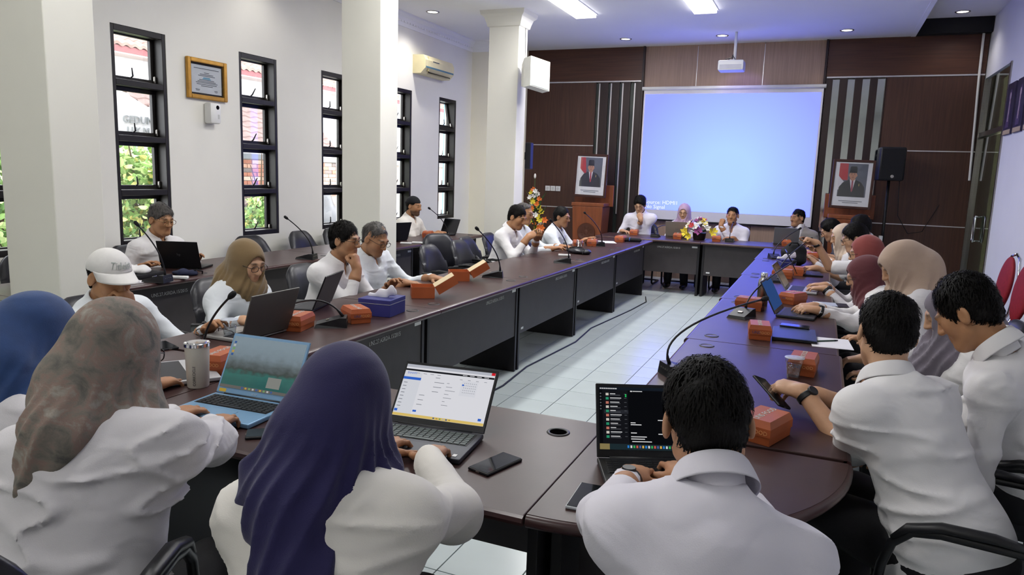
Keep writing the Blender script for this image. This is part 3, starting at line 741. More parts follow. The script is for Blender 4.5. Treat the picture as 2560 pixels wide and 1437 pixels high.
pn('side_panel', .66, xr, zM + .004, zU - .012, WOODD); pn('side_panel', .66, xr, zL + .004, zM - .004, WOODD); pn('side_panel', .66, xr, 0, zL - .004, WOODD)
def strips(st, x0, x1, m, zb):
    e = x0
    for a, c_ in st:
        pn('batten', e, a, 0, zU - .012, WOODK, .07); e = c_
        pn('strip_recess', a, c_, zb, zU - .03, m, .02, .0)
    pn('batten', e, x1, 0, zU - .012, WOODK, .07)
strips(stL, -3.63, sL - .02, MIRD, .2); strips(stR, sR + .02, .66, MIRR, .9)
for a, c_ in stL: bx('strip_edge', (c_ - .012, -.02, (zU - .03 + 1.0) / 2), (.02, .025, zU - .03 - 1.0), SILV, PW)
pn('centre_panel', sL, -2.02, 0, ZC, WOODL, .03, .02); pn('centre_panel', -2.01, -1.03, 0, ZC, WOODL, .03, .02); pn('centre_panel', -1.02, sR, 0, ZC, WOODL, .03, .02)
for x in (-2.015, -1.025): bx('joint_strip', (x, .012, 3.35), (.008, .02, .62), SILV, PW)
for s in (sL, sR): bx('bay_edge', (s, -.01, ZC / 2), (.03, .09, ZC), WOODK, PW)
for z, segs in ((zU, ((xl, sL - .03), (sR + .03, xr))), (zM, ((xl, -3.63), (.66, xr))), (zL, ((xl, -3.63), (.66, xr)))):
    for a, c_ in segs: bx('trim_strip', ((a + c_) / 2, -.026, z), (c_ - a, .012, .02 if z == zU else .014), SILV, PW)
bx('dark_gap_block', (1.4, -.08, ZC + .1), (.9, .2, .2), BLKC, PW)  # black box standing in for the shade of the gap above the panelling
struct(MB().tube([(1.767, YF - .06, ZC + .05), (1.775, YF - .06, zU), (1.80, YF - .06, 2.4), (1.82, YF - .06, 1.72)], .016, 8).build('trim_2', WHTP))
struct(bx('trim_3', (xl - .02, YF - .03, ZC / 2), (.06, .05, ZC), WALLC))
# projector screen
scr = empty('projector_screen', (0, YF - .07, 0), 0, 'large white pull-down screen with a glowing blue projected picture', 'screen')
sx0, sx1, sz0, sz1 = -2.81, -.153, wz(.922), wz(3.047)
bx('fabric', ((sx0 + sx1) / 2, 0, (sz0 + sz1) / 2), (sx1 - sx0, .006, sz1 - sz0), mat('screen_fabric', 'd8d6da', .8, var=.01), scr)
MB().tube([(sx0 - .03, 0, sz1 + .02), (sx1 + .03, 0, sz1 + .02)], .03, 12).build('roller_case', WHTP, scr, smooth=True)
MB().tube([(sx0 - .01, 0, sz0), (sx1 + .01, 0, sz0)], .012, 10).build('bottom_bar', BLKP, scr, smooth=True)
im = bpy.data.materials.new('projected_blue'); im.use_nodes = True; N = im.node_tree.nodes; L_ = im.node_tree.links; N.clear()
o_ = N.new('ShaderNodeOutputMaterial'); e_ = N.new('ShaderNodeEmission'); tc = N.new('ShaderNodeTexCoord'); gr = N.new('ShaderNodeTexGradient'); gr.gradient_type = 'SPHERICAL'
mp = N.new('ShaderNodeMapping'); mp.inputs['Location'].default_value = (.9, 0, -1.05); mp.inputs['Scale'].default_value = (.62, 0, .62); rp = N.new('ShaderNodeValToRGB')
rp.color_ramp.elements[0].color = (.10, .12, 1.0, 1); rp.color_ramp.elements[1].color = (.138, .205, 1.0, 1); rp.color_ramp.elements[1].position = .75
L_.new(tc.outputs['Object'], mp.inputs[0]); L_.new(mp.outputs[0], gr.inputs[0]); L_.new(gr.outputs['Fac'], rp.inputs[0]); L_.new(rp.outputs[0], e_.inputs[0]); L_.new(e_.outputs[0], o_.inputs[0]); e_.inputs[1].default_value = 3.1
ix0, ix1, iz0, iz1 = -2.785, -.182, wz(1.09), wz(2.977)
bx('projected_picture', ((ix0 + ix1) / 2, -.0045, (iz0 + iz1) / 2), (ix1 - ix0, .002, iz1 - iz0), im, scr)
ST = emis('screen_text', (.92, .97, 1.), 1.0)
lbl_text('screen_caption', 'Source: HDMI1', .085, ST, scr, (-2.42, -.007, wz(1.21)), (math.pi / 2, 0, 0)); lbl_text('screen_caption', 'No Signal', .085, ST, scr, (-2.52, -.007, wz(1.135)), (math.pi / 2, 0, 0))
# ------------------------------------------------------------------ right wall with glass door
DY0, DY1, DZ = 10.25, 11.86, wz(3.14)
b = MB(); wallbox(XR, XR + .2, YB - .2, DY0, -.02, ZC + .4); wallbox(XR, XR + .2, DY0, YF + .2, DZ, ZC + .4)
struct(b.build('wall_right', mat('right_wall_paint', 'e6e6ee', .85, var=.015, vs=3)))
struct(bx('wall_corridor', (XR + 1.7, 11, 1.7), (.1, 3.4, 3.6), mat('corridor_paint', '6f6f58', .8)))
struct(bx('floor_corridor', (XR + 1.12, 11, -.03), (1.8, 3.4, .05), TILE)); struct(bx('ceiling_corridor', (XR + 1.12, 11, 3.4), (1.8, 3.4, .05), CEIL))
struct(bx('wall_corridor_end', (XR + 1.12, 9.5, 1.7), (1.8, .1, 3.4), mat('corridor_paint', '6f6f58'))); struct(bx('wall_corridor_far', (XR + 1.12, 12.6, 1.7), (1.8, .1, 3.4), mat('corridor_paint', '6f6f58')))
dr = empty('door_1', (XR + .03, (DY0 + DY1) / 2, 0)); struct(dr)
GD = glass('door_glass', (.72, .78, .72), .16)
bx('leaf', (0, .03, 1.15), (.012, DY1 - DY0 - .1, 2.26), GD, dr); bx('fanlight', (0, 0, (2.36 + DZ) / 2), (.01, DY1 - DY0 - .04, DZ - 2.38), GD, dr)
for y in (DY0 - (DY0 + DY1) / 2 + .025, DY1 - (DY0 + DY1) / 2 - .025): bx('jamb', (.0, y, DZ / 2), (.09, .05, DZ), STEEL, dr)
bx('transom', (0, 0, 2.33), (.07, DY1 - DY0 - .1, .06), STEEL, dr)
for s in (-1, 1):
    q = MB(); pts = []
    for a in np.linspace(0, 2 * math.pi, 24, endpoint=False):
        cy = .055 * math.copysign(abs(math.cos(a)) ** .5, math.cos(a)) ; cz = .17 * math.copysign(abs(math.sin(a)) ** .8, math.sin(a)); pts.append((s * .055, cy, cz))
    q.tube(pts, .013, 8, closed=True); q.tube([(0, 0, .155), (s * .055, 0, .165)], .01, 6); q.tube([(0, 0, -.155), (s * .055, 0, -.165)], .01, 6)
    q.build('pull_handle', CHRM, dr, (0, .1, 1.09), smooth=True)
# ------------------------------------------------------------------ tables
TZ = .765
def grommet(parent, x, y, z=TZ, open_=False):
    MB().lathe([(.028, .001), (.03, .003), (.037, .003), (.039, 0)], 20, (x, y, z)).build('grommet_ring', BLKP, parent, smooth=True)
    MB().lathe([(0, .0012), (.029, .0012)], 20, (x, y, z)).build('grommet_lid_or_shade', mat('hole_shade_black', '050505', 1., spec=0.) if open_ else TOPM, parent)  # open hole: matte black disc, its inner darkness put into the colour
def table(x, y, rz, lab, L=1.494, D=.75, text='UNS.27.ASRDA.15/2015', group=None, holes=((.62, .25), (-.62, .25)), panel=True, tx=-.3, sticker=.66, openh=False):
    t = empty('conference_table', (x, y, 0), rz, lab, 'table', group)
    bx('top', (0, -.008, TZ - .0125), (L, D - .016, .025), TOPM, t, .003)
    q = MB(); pts = [(-L / 2, D / 2 - .016, TZ - .018), (L / 2, D / 2 - .016, TZ - .018)]
    q.tube(pts, .0185, 10, flat=.97); q.build('front_edge', LIPM, t, smooth='auto')
    q = MB(); q.tube([(-L / 2, -D / 2 + .002, TZ - .014), (L / 2, -D / 2 + .002, TZ - .014)], .0138, 8); q.build('back_edge', LIPM, t, smooth='auto')
    for s in (-1, 1): bx('side_panel', (s * (L / 2 - .03), .02, TZ / 2 - .015), (.03, .5, TZ - .035), LEGM, t, .002)
    if panel: bx('modesty_panel', (0, .255, .51), (L - .09, .018, .42), PANM, t, .002)
    for hx, hy in holes: grommet(t, hx, hy, open_=openh)
    if panel:
        lbl_text('asset_code', text, .036, TXTW, t, (tx, .2655, .655), (math.pi / 2, 0, math.pi), squash=.9)
        bx('sticker', (-sticker, .2648, .68), (.075, .001, .022), WHTP, t); bx('sticker', (sticker - .02, .2648, .34), (.05, .001, .018), WHTP, t)
    return t
SY = [3.11, 4.61, 6.11, 7.61, 9.11]
pos5 = ['nearest the camera', 'second from the camera', 'in the middle of the row', 'second from the screen', 'nearest the screen']
for i, y in enumerate(SY):
    table(-2.475, y, -math.pi / 2, 'dark brown conference table of the left inner row, ' + pos5[i], group='left inner row of tables')
    table(-.235 - .012 * i, y, math.pi / 2, 'dark brown conference table of the right inner row, ' + pos5[i], group='right inner row of tables')
for i, y in enumerate((2.04, 3.54, 5.04, 6.54, 8.18)):
    table(-4.61, y, -math.pi / 2, 'dark brown conference table of the window-side row, ' + ['half hidden behind the leftmost pillar', 'before the grey-haired man with the black laptop', 'before the empty chairs and lone microphone', 'partly behind the middle pillar', 'before the man in the black skullcap'][i], L=1.494 if i < 4 else 1.55, group='window-side row of tables')
table(-2.25, 10.475, math.pi, 'dark brown head table on the left, under the screen', group='head tables'); table(-.75, 10.475, math.pi, 'dark brown head table on the right, under the screen', group='head tables')
table(-1.355, 1.95, 0, 'dark brown straight table end nearest the camera with an open cable hole', L=1.484, D=.76, holes=((.62, .22),), panel=True, openh=True)
def corner_table(cx, cy, a0, lab):
    t = empty('corner_table', (cx, cy, 0), 0, lab, 'table', 'rounded corner tables'); R_ = .765; n = 24
    arc = [(R_ * math.cos(a0 + math.pi / 2 * i / n), R_ * math.sin(a0 + math.pi / 2 * i / n)) for i in range(n + 1)]
    MB().prism([(0, 0)] + [(p[0] * .98, p[1] * .98) for p in arc], TZ - .025, TZ).build('top', TOPM, t)
    MB().tube([(p[0] * .976, p[1] * .976, TZ - .018) for p in arc], .0185, 10, flat=.97, up=(0, 0, 1)).build('rounded_edge', LIPM, t, smooth='auto')
    for a in (a0 + .03, a0 + math.pi / 2 - .03): MB().box((.31, 0, TZ / 2 - .02), (.5, .03, TZ - .05), .002).build('side_panel', LEGM, t, rot=(0, 0, a))
    v = []; m = 10
    for i in range(m + 1):
        a = a0 + .08 + (math.pi / 2 - .16) * i / m
        for r in (.36, .375):
            for z in (.25, .72): v.append((r * math.cos(a), r * math.sin(a), z))
    f = []
    for i in range(m): p = i * 4; q = p + 4; f += [(p, q, q + 1, p + 1), (p + 2, p + 3, q + 3, q + 2), (p + 1, q + 1, q + 3, p + 3), (p, p + 2, q + 2, q)]
    MB().raw(v, f).build('curved_panel', PANM, t); return t
corner_table(-.61, 2.335, -math.pi / 2, 'rounded corner table where the short-sleeved man leans'); corner_table(-2.1, 2.335, math.pi, 'rounded corner table before the woman in the floral hijab')
# ------------------------------------------------------------------ chairs
def chair_proto():
    t = empty('armchair', (0, 0, 0))
    q = MB(); nx, nz = 12, 12; v = []
    def back(u, w, off):
        half = .225 * (1 - .2 * w ** 3); x = u * half
        z = .52 + w * .385 - .07 * max(0., abs(u) - .45) ** 2 * (3 if w > .6 else .5) * w; y = -.235 - .085 * w + .05 * u * u * (1 - .3 * w) + .025 * math.sin(w * math.pi) + off; return (x, y, z)
    for off in (.03, -.03):
        for j in range(nz + 1):
            for i in range(nx + 1):
                u = -1 + 2 * i / nx; w = j / nz; e = max(abs(u), abs(2 * w - 1)); p = back(u, w, off * (1 - max(0, e - .72) / .28 * .75)); v.append(p)
    n1 = (nx + 1) * (nz + 1); f = []
    for j in range(nz):
        for i in range(nx):
            a = j * (nx + 1) + i; f.append((a, a + nx + 1, a + nx + 2, a + 1)); f.append((n1 + a, n1 + a + 1, n1 + a + nx + 2, n1 + a + nx + 1))
    ring = [i for i in range(nx + 1)] + [(j + 1) * (nx + 1) - 1 for j in range(1, nz + 1)] + [nz * (nx + 1) + i for i in range(nx - 1, -1, -1)] + [j * (nx + 1) for j in range(nz - 1, 0, -1)]
    for i in range(len(ring)): a, c = ring[i], ring[(i + 1) % len(ring)]; f.append((a, c, n1 + c, n1 + a))
    q.raw(v, f).build('backrest', VINYL, t, smooth=True)
    MB().box((0, .01, .435), (.48, .47, .08), .03).build('seat', VINYL, t, smooth='auto')
    for s in (-1, 1):
        MB().tube([(s * .22, -.24, .62), (s * .255, -.2, .66), (s * .27, -.08, .675), (s * .27, .1, .67), (s * .27, .17, .655), (s * .27, .215, .61), (s * .268, .235, .54), (s * .262, .245, .45), (s * .255, .25, .3), (s * .25, .25, .08), (s * .25, .235, .03), (s * .25, .19, .014), (s * .25, 0, .013), (s * .25, -.22, .013)], .0135, 9).build('tube_leg', BLKP, t, smooth=True)
        MB().tube([(s * .27, -.1, .69), (s * .27, -.02, .697), (s * .27, .1, .69), (s * .27, .18, .665), (s * .27, .215, .625)], [.014, .02, .021, .019, .012], 9, flat=.7).build('arm_pad', BLKP, t, smooth=True)
    MB().tube([(-.25, -.22, .013), (-.15, -.25, .013), (.15, -.25, .013), (.25, -.22, .013)], .0135, 8).build('floor_bar', BLKP, t, smooth=True)
    MB().tube([(-.25, .05, .4), (.25, .05, .4)], .012, 8).build('seat_bar', BLKP, t, smooth=True)
    return t
CH0 = chair_proto(); CH_USED = []
def chair(x, y, rz, lab, group='black armchairs'):
    c = CH0 if not CH_USED else copy_tree(CH0); CH_USED.append(1)
    c.location = (x, y, 0); c.rotation_euler = (0, 0, rz); tag(c, lab, 'chair', group); return c
Lf, Rt = -math.pi / 2, math.pi / 2
chair(-4.97, 6.4, Lf, 'empty black armchair at the window-side row, left one of the pair below the window'); chair(-4.97, 6.98, Lf, 'empty black armchair at the window-side row, right one of the pair below the window')
chair(-4.95, 5.55, Lf - .2, 'empty black armchair at the window-side row behind the olive hijab')
chair(-3.15, 6.05, Lf, 'empty black armchair at the left inner row, nearer one beside the opened box'); chair(-3.15, 6.68, Lf, 'empty black armchair at the left inner row, farther one behind the upright microphone')
chair(-3.75, 7.05, Lf - .6, 'empty black armchair standing turned between the two left rows')
# ------------------------------------------------------------------ things on the tables
def food_box(x, y, rz, lab, z=TZ, w=.118, l=.175, h=.08, group='orange food boxes'):
    t = empty('food_box', (x, y, z), rz, lab, 'box', group)
    MB().box((0, 0, .024), (w * .94, l * .94, .048), .002, taper=1.04).build('tray', ORNG, t)
    v = [(-w / 2, -l / 2, .03), (w / 2, -l / 2, .03), (w / 2, l / 2, .03), (-w / 2, l / 2, .03), (-w * .5, -l / 2, h * .72), (w * .5, -l / 2, h * .72), (w * .5, l / 2, h * .72), (-w * .5, l / 2, h * .72), (-w * .43, -l * .44, h), (w * .43, -l * .44, h), (w * .43, l * .44, h), (-w * .43, l * .44, h)]
    f = [(0, 1, 5, 4), (1, 2, 6, 5), (2, 3, 7, 6), (3, 0, 4, 7), (4, 5, 9, 8), (5, 6, 10, 9), (6, 7, 11, 10), (7, 4, 8, 11), (8, 9, 10, 11), (0, 3, 2, 1)]
    MB().raw(v, f).build('lid', ORNG, t)
    NV = mat('print_navy', '3f4a78', .5); OR2 = mat('print_pale', 'e3a56a', .5)
    for s, ry in ((-1, 0), (1, math.pi)):
        lbl_text('print', 'UNS', .021, NV if s < 0 else TXTW, t, (s * .021, s * (l / 2 + .0006), h * .52), (math.pi / 2, 0, ry)); lbl_text('print', 'FOOD', .019, OR2, t, (-s * .022, s * (l / 2 + .0006), h * .52), (math.pi / 2, 0, ry))
    lbl_text('print', 'UNS FOOD', .03, TXTW, t, (0, .0, h + .0006), (0, 0, math.pi / 2))
    return t
def open_box(x, y, rz, lab, tilt=.35):
    t = empty('food_box', (x, y, TZ), rz, lab, 'box', 'opened orange food boxes'); w, l, h = .15, .15, .075
    for s in (-1, 1): bx('tray_side', (s * w / 2, 0, h / 2), (.002, l, h), ORNG, t); bx('tray_side', (0, s * l / 2, h / 2), (w, .002, h), ORNG, t)
    bx('tray_bottom', (0, 0, .002), (w, l, .003), CREAMC, t)
    q = empty('tmp'); bpy.data.objects.remove(q)
    lid = MB()
    lid.box((0, w * .5, 0), (l, w, .003), rot=None); L0 = lid.build('lid_panel', CREAMC, t, (w / 2, 0, h), (.0, 0, -math.pi / 2)); L0.rotation_euler = (0, -1.05 - tilt * .3, -math.pi / 2)
    L0.rotation_euler = Euler((.55, 0, -math.pi / 2))
    for s in (-1, 1): bx('lid_flap', (s * l / 2, w * .5, -.03), (.002, w, .06), ORNG, L0)
    bx('lid_flap', (0, w, -.03), (l, .002, .06), ORNG, L0); bx('lid_outer', (0, w * .5, -.0035), (l, w, .002), ORNG, L0)
    return t
def mic(x, y, rz, lab, head, group='gooseneck conference microphones', bend=None, cable=None):
    """wedge base with buttons, flexible neck ending at world position head"""
    t = empty('microphone', (x, y, TZ), rz, lab, 'microphone', group)
    v = [(-.06, -.085, 0), (.06, -.085, 0), (.06, .085, 0), (-.06, .085, 0), (-.05, -.078, .018), (.05, -.078, .018), (.055, .08, .052), (-.055, .08, .052), (-.055, .045, .052), (.055, .045, .052)]
    MB().raw(v, [(0, 3, 2, 1), (0, 1, 5, 4), (4, 5, 9, 8), (8, 9, 6, 7), (2, 3, 7, 6), (1, 2, 6, 9, 5), (3, 0, 4, 8, 7)]).build('base', BLKP, t)
    MB().box((0, -.02, .037), (.03, .018, .004), .001, rot=(.26, 0, 0)).build('button', STEEL, t)
    for i in range(4): MB().box((-.03 + .02 * i, .082, .03), (.012, .003, .006)).build('port', STEEL, t)
    w = V3(head) - V3(x, y, TZ); w = rotz(-rz) @ w; a = V3(0, .06, .052)
    c = a + V3(0, 0, max(.12, (w[2] - .052) * .45)) if bend is None else rotz(-rz) @ (V3(bend) - V3(x, y, TZ))
    pts = [tuple((1 - s) ** 2 * a + 2 * s * (1 - s) * c + s * s * w) for s in np.linspace(0, 1, 17)]
    MB().tube(pts, [.009, .008] + [.0048] * 15, 8).build('gooseneck', BLKP, t, smooth=True)
    d = nrm(w - np.array(pts[-2])); MB().tube([tuple(w - d * .012), tuple(w), tuple(w + d * .012), tuple(w + d * .03), tuple(w + d * .036)], [.006, .011, .0135, .012, .006], 10).build('capsule', BLKC, t, smooth=True)
    return t
KEYM = mat('laptop_keys', '25262b', .5); 
def laptop(x, y, rz, lab, col, ang=105, w=.325, d=.225, screen=None, keys=False, keycol=None, deck=None, bezel='0f0f12', logo=None, group='open laptops', z=TZ, th=.016):
    """local frame: hinge along X at y=0, user at -Y; screen leans back by ang"""
    cm = mat('laptop_' + col, col, .38, metal=.3, var=.03); dm = mat('laptop_deck_' + (deck or col), deck or col, .4, metal=.3, var=.03)
    t = empty('laptop', (x, y, z), rz, lab, 'laptop', group)
    MB().box((0, -d / 2, th / 2 + .002), (w, d, th), .004).build('base', dm, t)
    kx, ky = w * .88, d * .42
    MB().box((0, -d * .31, th + .0022), (kx + .008, ky + .006, .0012)).build('keyboard_well', KEYM if keys is False else mat('key_well', '101114', .5), t)
    MB().box((0, -d * .79, th + .0024), (w * .34, d * .32, .0012)).build('touchpad', mat('touchpad_' + (deck or col), deck or col, .3, metal=.2, var=.02), t)
    if keys:
        km = mat('keycap_' + (keycol or 'dark'), keycol or '2b2d33', .45); rows = 6; cols = 14; gx, gy = kx / cols, ky / rows
        me = MB().box((0, 0, 0), (gx * .84, gy * .8, .0022), .0008).mesh('key'); me.materials.append(km)
        for r in range(rows):
            for c in range(cols):
                if r == rows - 1 and 4 <= c <= 8: continue
                o = bpy.data.objects.new('key', me); COL.objects.link(o); o.parent = t
                o.location = (-kx / 2 + gx * (c + .5), -d * .31 + ky / 2 - gy * (r + .5), th + .0038)
        MB().box((-kx / 2 + gx * 6.5, -d * .31 - ky / 2 + gy * .5, th + .0038), (gx * 4.84, gy * .8, .0022), .0008).build('space_bar', km, t)
    ld = MB().box((0, 0, d / 2), (w, .007, d), .003).build('lid', cm, t, (0, .004, th), (-math.radians(ang - 90), 0, 0))
    bx('bezel', (0, -.0038, d / 2 + .002), (w - .004, .001, d - .006), mat('bezel_' + bezel, bezel, .3), ld)
    so = bx('display', (0, -.0047, d / 2 + .006), (w - .018, .001, d - .034), screen or mat('screen_off', '0a0b0e', .1), ld)
    MB().tube([(-w * .38, 0, th), (w * .38, 0, th)], .006, 8).build('hinge', BLKP, t, smooth=True)
    if logo: lbl_text('logo', logo, .03, mat('logo_grey', '6a6c70', .3, metal=.5), ld, (0, .0038, d / 2), (math.pi / 2, 0, math.pi))
    return t, ld
def phone(x, y, rz, lab, z=TZ, w=.076, l=.158, edge='1a1a1d', rot=None):
    t = empty('smartphone', (x, y, z), rz, lab, 'phone', 'smartphones', rot)
    MB().box((0, 0, .0045), (w, l, .009), .004).build('case', mat('phone_case_' + edge, edge, .4), t); bx('glass_front', (0, 0, .0093), (w - .007, l - .007, .0008), mat('phone_glass', '14171a', .08, spec=.7), t)
    MB().box((0, -l / 2, .0045), (.012, .0012, .004)).build('charge_port', STEEL, t)
    return t
def cup(x, y, lab):
    t = empty('plastic_cup', (x, y, TZ), 0, lab, 'cup', 'plastic water cups'); G = glass('cup_plastic', (.93, .95, .97), .14, .1)
    MB().lathe([(0, .001), (.026, .001), (.028, .03), (.034, .07), (.037, .075), (.037, .092), (.04, .094)], 24).build('cup_wall', G, t, smooth=True)
    MB().lathe([(0, .004), (.025, .004), (.027, .03), (.032, .066), (0, .066)], 24).build('water', glass('water', (.9, .93, .95), .1), t, smooth=True)
    MB().lathe([(0, .0955), (.03, .0955), (.041, .094), (.0415, .092)], 24).build('film_lid', mat('cup_film', 'c9d0dd', .35, var=.15, vs=50, alpha=.75), t, smooth=True)
    return t
# left inner row
food_box(-2.47, 2.98, .25, 'closed orange food box beside the dark grey laptop of the woman in olive'); food_box(-2.33, 3.30, .95, 'closed orange food box between the small microphone and the blue tissue box')
def tissue_box(x, y, rz, lab, w=.215, l=.215, h=.1):
    BL = mat('tissue_leather', '34387e', .45, var=.06, bump=.04, bs=90); t = empty('tissue_box', (x, y, TZ), rz, lab, 'tissue box', 'blue tissue boxes')
    MB().box((0, 0, h * .36), (w, l, h * .72), .003).build('box', BL, t); MB().box((0, 0, h * .86), (w * 1.01, l * 1.01, h * .26), .003).build('lid', BL, t)
    for s in (-1, 1): bx('stitching', (0, s * (l / 2 + .0012), h * .74), (w, .0012, .0018), TXTW, t); bx('stitching', (s * (w / 2 + .0012), 0, h * .74), (.0012, l, .0018), TXTW, t)
    f = Field((-.12, -.06, h - .01), (.12, .06, h + .1), .006); f.add(cone((-.07, 0, h), (.06, .005, h + .03), .018, .026, (0, 1, 0), 2.), .02).add(cone((.0, 0, h), (.07, -.01, h + .06), .03, .01, (0, 1, 0), 3.), .02)
    f.disp(lambda P: .004 * np.sin(P[0] * 70 + P[2] * 40)); link('tissue', to_mesh('tissue', [f.mesh()]), PAPR, t); return t
tissue_box(-2.33, 3.56, .12, 'royal blue leather tissue box on the left inner row', .2, .21)
open_box(-2.43, 4.2, .6, 'opened orange food box, nearer of the two on the left inner row'); open_box(-2.58, 5.02, .6, 'opened orange food box, farther of the two on the left inner row')
food_box(-2.42, 9.34, 0, 'small closed orange food box at the far end of the left inner row'); food_box(-2.66, 8.27, .4, 'closed orange food box before the man near the lectern, left of his mug'); food_box(-2.56, 8.52, .2, 'closed orange food box stacked behind the glass mug')
food_box(-2.22, 2.2, .2, 'orange food box half hidden behind the blue laptop'); food_box(-1.75, 2.16, -.3, 'orange food box between the blue laptop and the navy hijab')
mic(-2.33, 2.3, 2.6, 'microphone nearest the camera on the left, neck slanting up from behind the blue laptop', (-2.2, 2.241, 1.064))
mic(-2.36, 3.12, -1.0, 'microphone with its neck bent down beside two food boxes', (-2.62, 2.86, .81), bend=(-2.42, 3.1, 1.0))
mic(-2.43, 5.33, -1.2, 'upright microphone beside the farther opened box', (-2.45, 5.076, 1.164)); mic(-2.28, 6.62, -1.2, 'upright microphone beside the flat black bag', (-2.3, 6.324, 1.18)); mic(-2.5, 8.53, -1.0, 'thin upright microphone at the far end of the left inner row', (-2.5, 7.986, 1.184))
mic(-4.28, 3.68, -1.3, 'microphone on the window-side row before the black laptop', (-4.3, 3.56, 1.168)); mic(-4.33, 5.36, -1.3, 'microphone on the window-side row before the empty chairs', (-4.35, 5.128, 1.145)); mic(-4.48, 8.24, -1.3, 'microphone on the window-side row beside the skullcap man', (-4.5, 7.934, 1.137))
mic(-.5, 3.1, 2.2, 'microphone nearest the camera on the right, long neck reaching over the table', (-.225, 3.608, 1.05), bend=(-.62, 3.0, .98)); mic(-.41, 4.66, -.3, 'microphone on the right inner row with a neck bending toward the raised hand', (-.085, 7.0, 1.08) if 0 else (-.16, 5.35, 1.06)); mic(-.45, 8.55, .3, 'microphone at the far end of the right inner row', (-.234, 8.85, 1.09))
mic(-.3, 6.55, .2, 'microphone held up by the man with the wristwatch', (-.085, 7.177, 1.1)); mic(-1.16, 10.5, math.pi, 'short microphone before the man raising his fist', (-1.16, 10.72, 1.02)); mic(-2.2, 10.48, math.pi, 'small microphone base between the chin-resting man and the laptop', (-2.1, 10.7, .93))
# right inner row
for a in ((-.115, 2.46, -.35, 'orange food box nearest the camera on the right, beside the phone hand'), (-.02, 3.43, -.08, 'orange food box standing behind the water cup'), (-.26, 4.10, .12, 'orange food box before the closed dark laptop'), (-.39, 4.99, 1.45, 'orange food box beside the steel bottle and microphone base'), (-.14, 5.42, -.5, 'orange food box behind the tablet screen'), (-.28, 6.85, 1.5, 'orange food box behind the steel bottle'), (-.19, 7.15, 1.4, 'orange food box, second behind the steel bottle'), (-.07, 8.78, .1, 'orange food box near the far end of the right inner row'),
          (-2.56, 10.66, .1, 'orange food box before the chin-resting man'), (-1.88, 10.46, .1, 'orange food box before the grey laptop on the head table'), (-1.34, 10.47, .1, 'orange food box right of the bouquet'), (-.42, 10.47, .1, 'orange food box before the man in the grey blazer'), (-4.62, 8.1, .35, 'orange food box before the skullcap man')): food_box(*a)
cup(-2.6, 2.64, 'clear plastic water cup beside the eyeglasses on the left'); cup(-.055, 3.29, 'sealed clear plastic water cup on the right inner row')
cup(-1.62, 2.23, 'clear plastic cup lying behind the blue laptop, almost hidden')
t = empty('tumbler', (-2.118, 1.985, TZ), 0, 'tall cream tumbler with a steel lid beside the blue laptop', 'tumbler')
MB().lathe([(0, 0), (.036, 0), (.039, .004), (.044, .15), (.0445, .158)], 32).build('cup_body', mat('tumbler_cream', 'dcd8ca', .35), t, smooth='auto')
MB().lathe([(.0445, .156), (.0465, .158), (.0465, .17), (.044, .172), (.036, .17), (.034, .174), (0, .175)], 32).build('lid', CHRM, t, smooth='auto'); lbl_text('lettering', 'CORKCICLE', .014, mat('logo_dark', '4a4a48', .5), t, (.02, -.0365, .05), (math.pi / 2, -math.pi / 2, .45))
t = empty('steel_bottle', (-.33, 5.2, TZ), 0, 'brushed steel water bottle with a ring cap on the right inner row', 'bottle')
MB().lathe([(0, 0), (.034, 0), (.036, .004), (.036, .15), (.033, .175), (.022, .19), (.021, .198)], 28).build('bottle_body', STEEL, t, smooth='auto'); MB().lathe([(.023, .197), (.023, .222), (.02, .228), (0, .229)], 24).build('cap', CHRM, t, smooth='auto')
tissue_box(-.29, 7.6, .3, 'blue tissue box on the right inner row', .14, .2)
# ------------------------------------------------------------------ laptops and their screens
def ui(ld, w, d, rects, texts=(), z0=-.0055):
    """flat print on a display: rects (x0,z0,x1,z1 in 0..1 of the display, material)"""
    dw, dh = w - .018, d - .034; cz = d / 2 + .006; by = {}
    for r in rects: by.setdefault(r[4].name, (r[4], MB()))[1].box((dw * ((r[0] + r[2]) / 2 - .5), z0 - .0002 * (r[5] if len(r) > 5 else 1), cz + dh * ((r[1] + r[3]) / 2 - .5)), (dw * abs(r[2] - r[0]), .0002, dh * abs(r[3] - r[1])))
    for m, b in by.values(): b.build('screen_print', m, ld)['kind'] = 'stuff'
    for tx, s, x, z, m in texts: lbl_text('screen_print', tx, s, m, ld, (dw * (x - .5), z0 - .0014, cz + dh * (z - .5)), (math.pi / 2, 0, 0), ext=0., align='LEFT')
def em(n, c, s=1.): return emis('ui_' + n, srgb(c), s)
# blue laptop with a dim lake wallpaper
wp = bpy.data.materials.new('lake_wallpaper'); wp.use_nodes = True; N = wp.node_tree.nodes; L_ = wp.node_tree.links; N.clear()
o_ = N.new('ShaderNodeOutputMaterial'); e_ = N.new('ShaderNodeEmission'); g_ = N.new('ShaderNodeBsdfGlossy'); a_ = N.new('ShaderNodeAddShader'); g_.inputs[0].default_value = (.06, .06, .06, 1); g_.inputs[1].default_value = .15
tc = N.new('ShaderNodeTexCoord'); sx = N.new('ShaderNodeSeparateXYZ'); nz = N.new('ShaderNodeTexNoise'); nz.inputs['Scale'].default_value = 9; ad = N.new('ShaderNodeMath'); ad.operation = 'MULTIPLY_ADD'; ad.inputs[1].default_value = .25
rp = N.new('ShaderNodeValToRGB'); L_.new(tc.outputs['Generated'], sx.inputs[0]); L_.new(tc.outputs['Generated'], nz.inputs['Vector']); L_.new(nz.outputs['Fac'], ad.inputs[0]); L_.new(sx.outputs['Z'], ad.inputs[2]); L_.new(ad.outputs[0], rp.inputs[0])
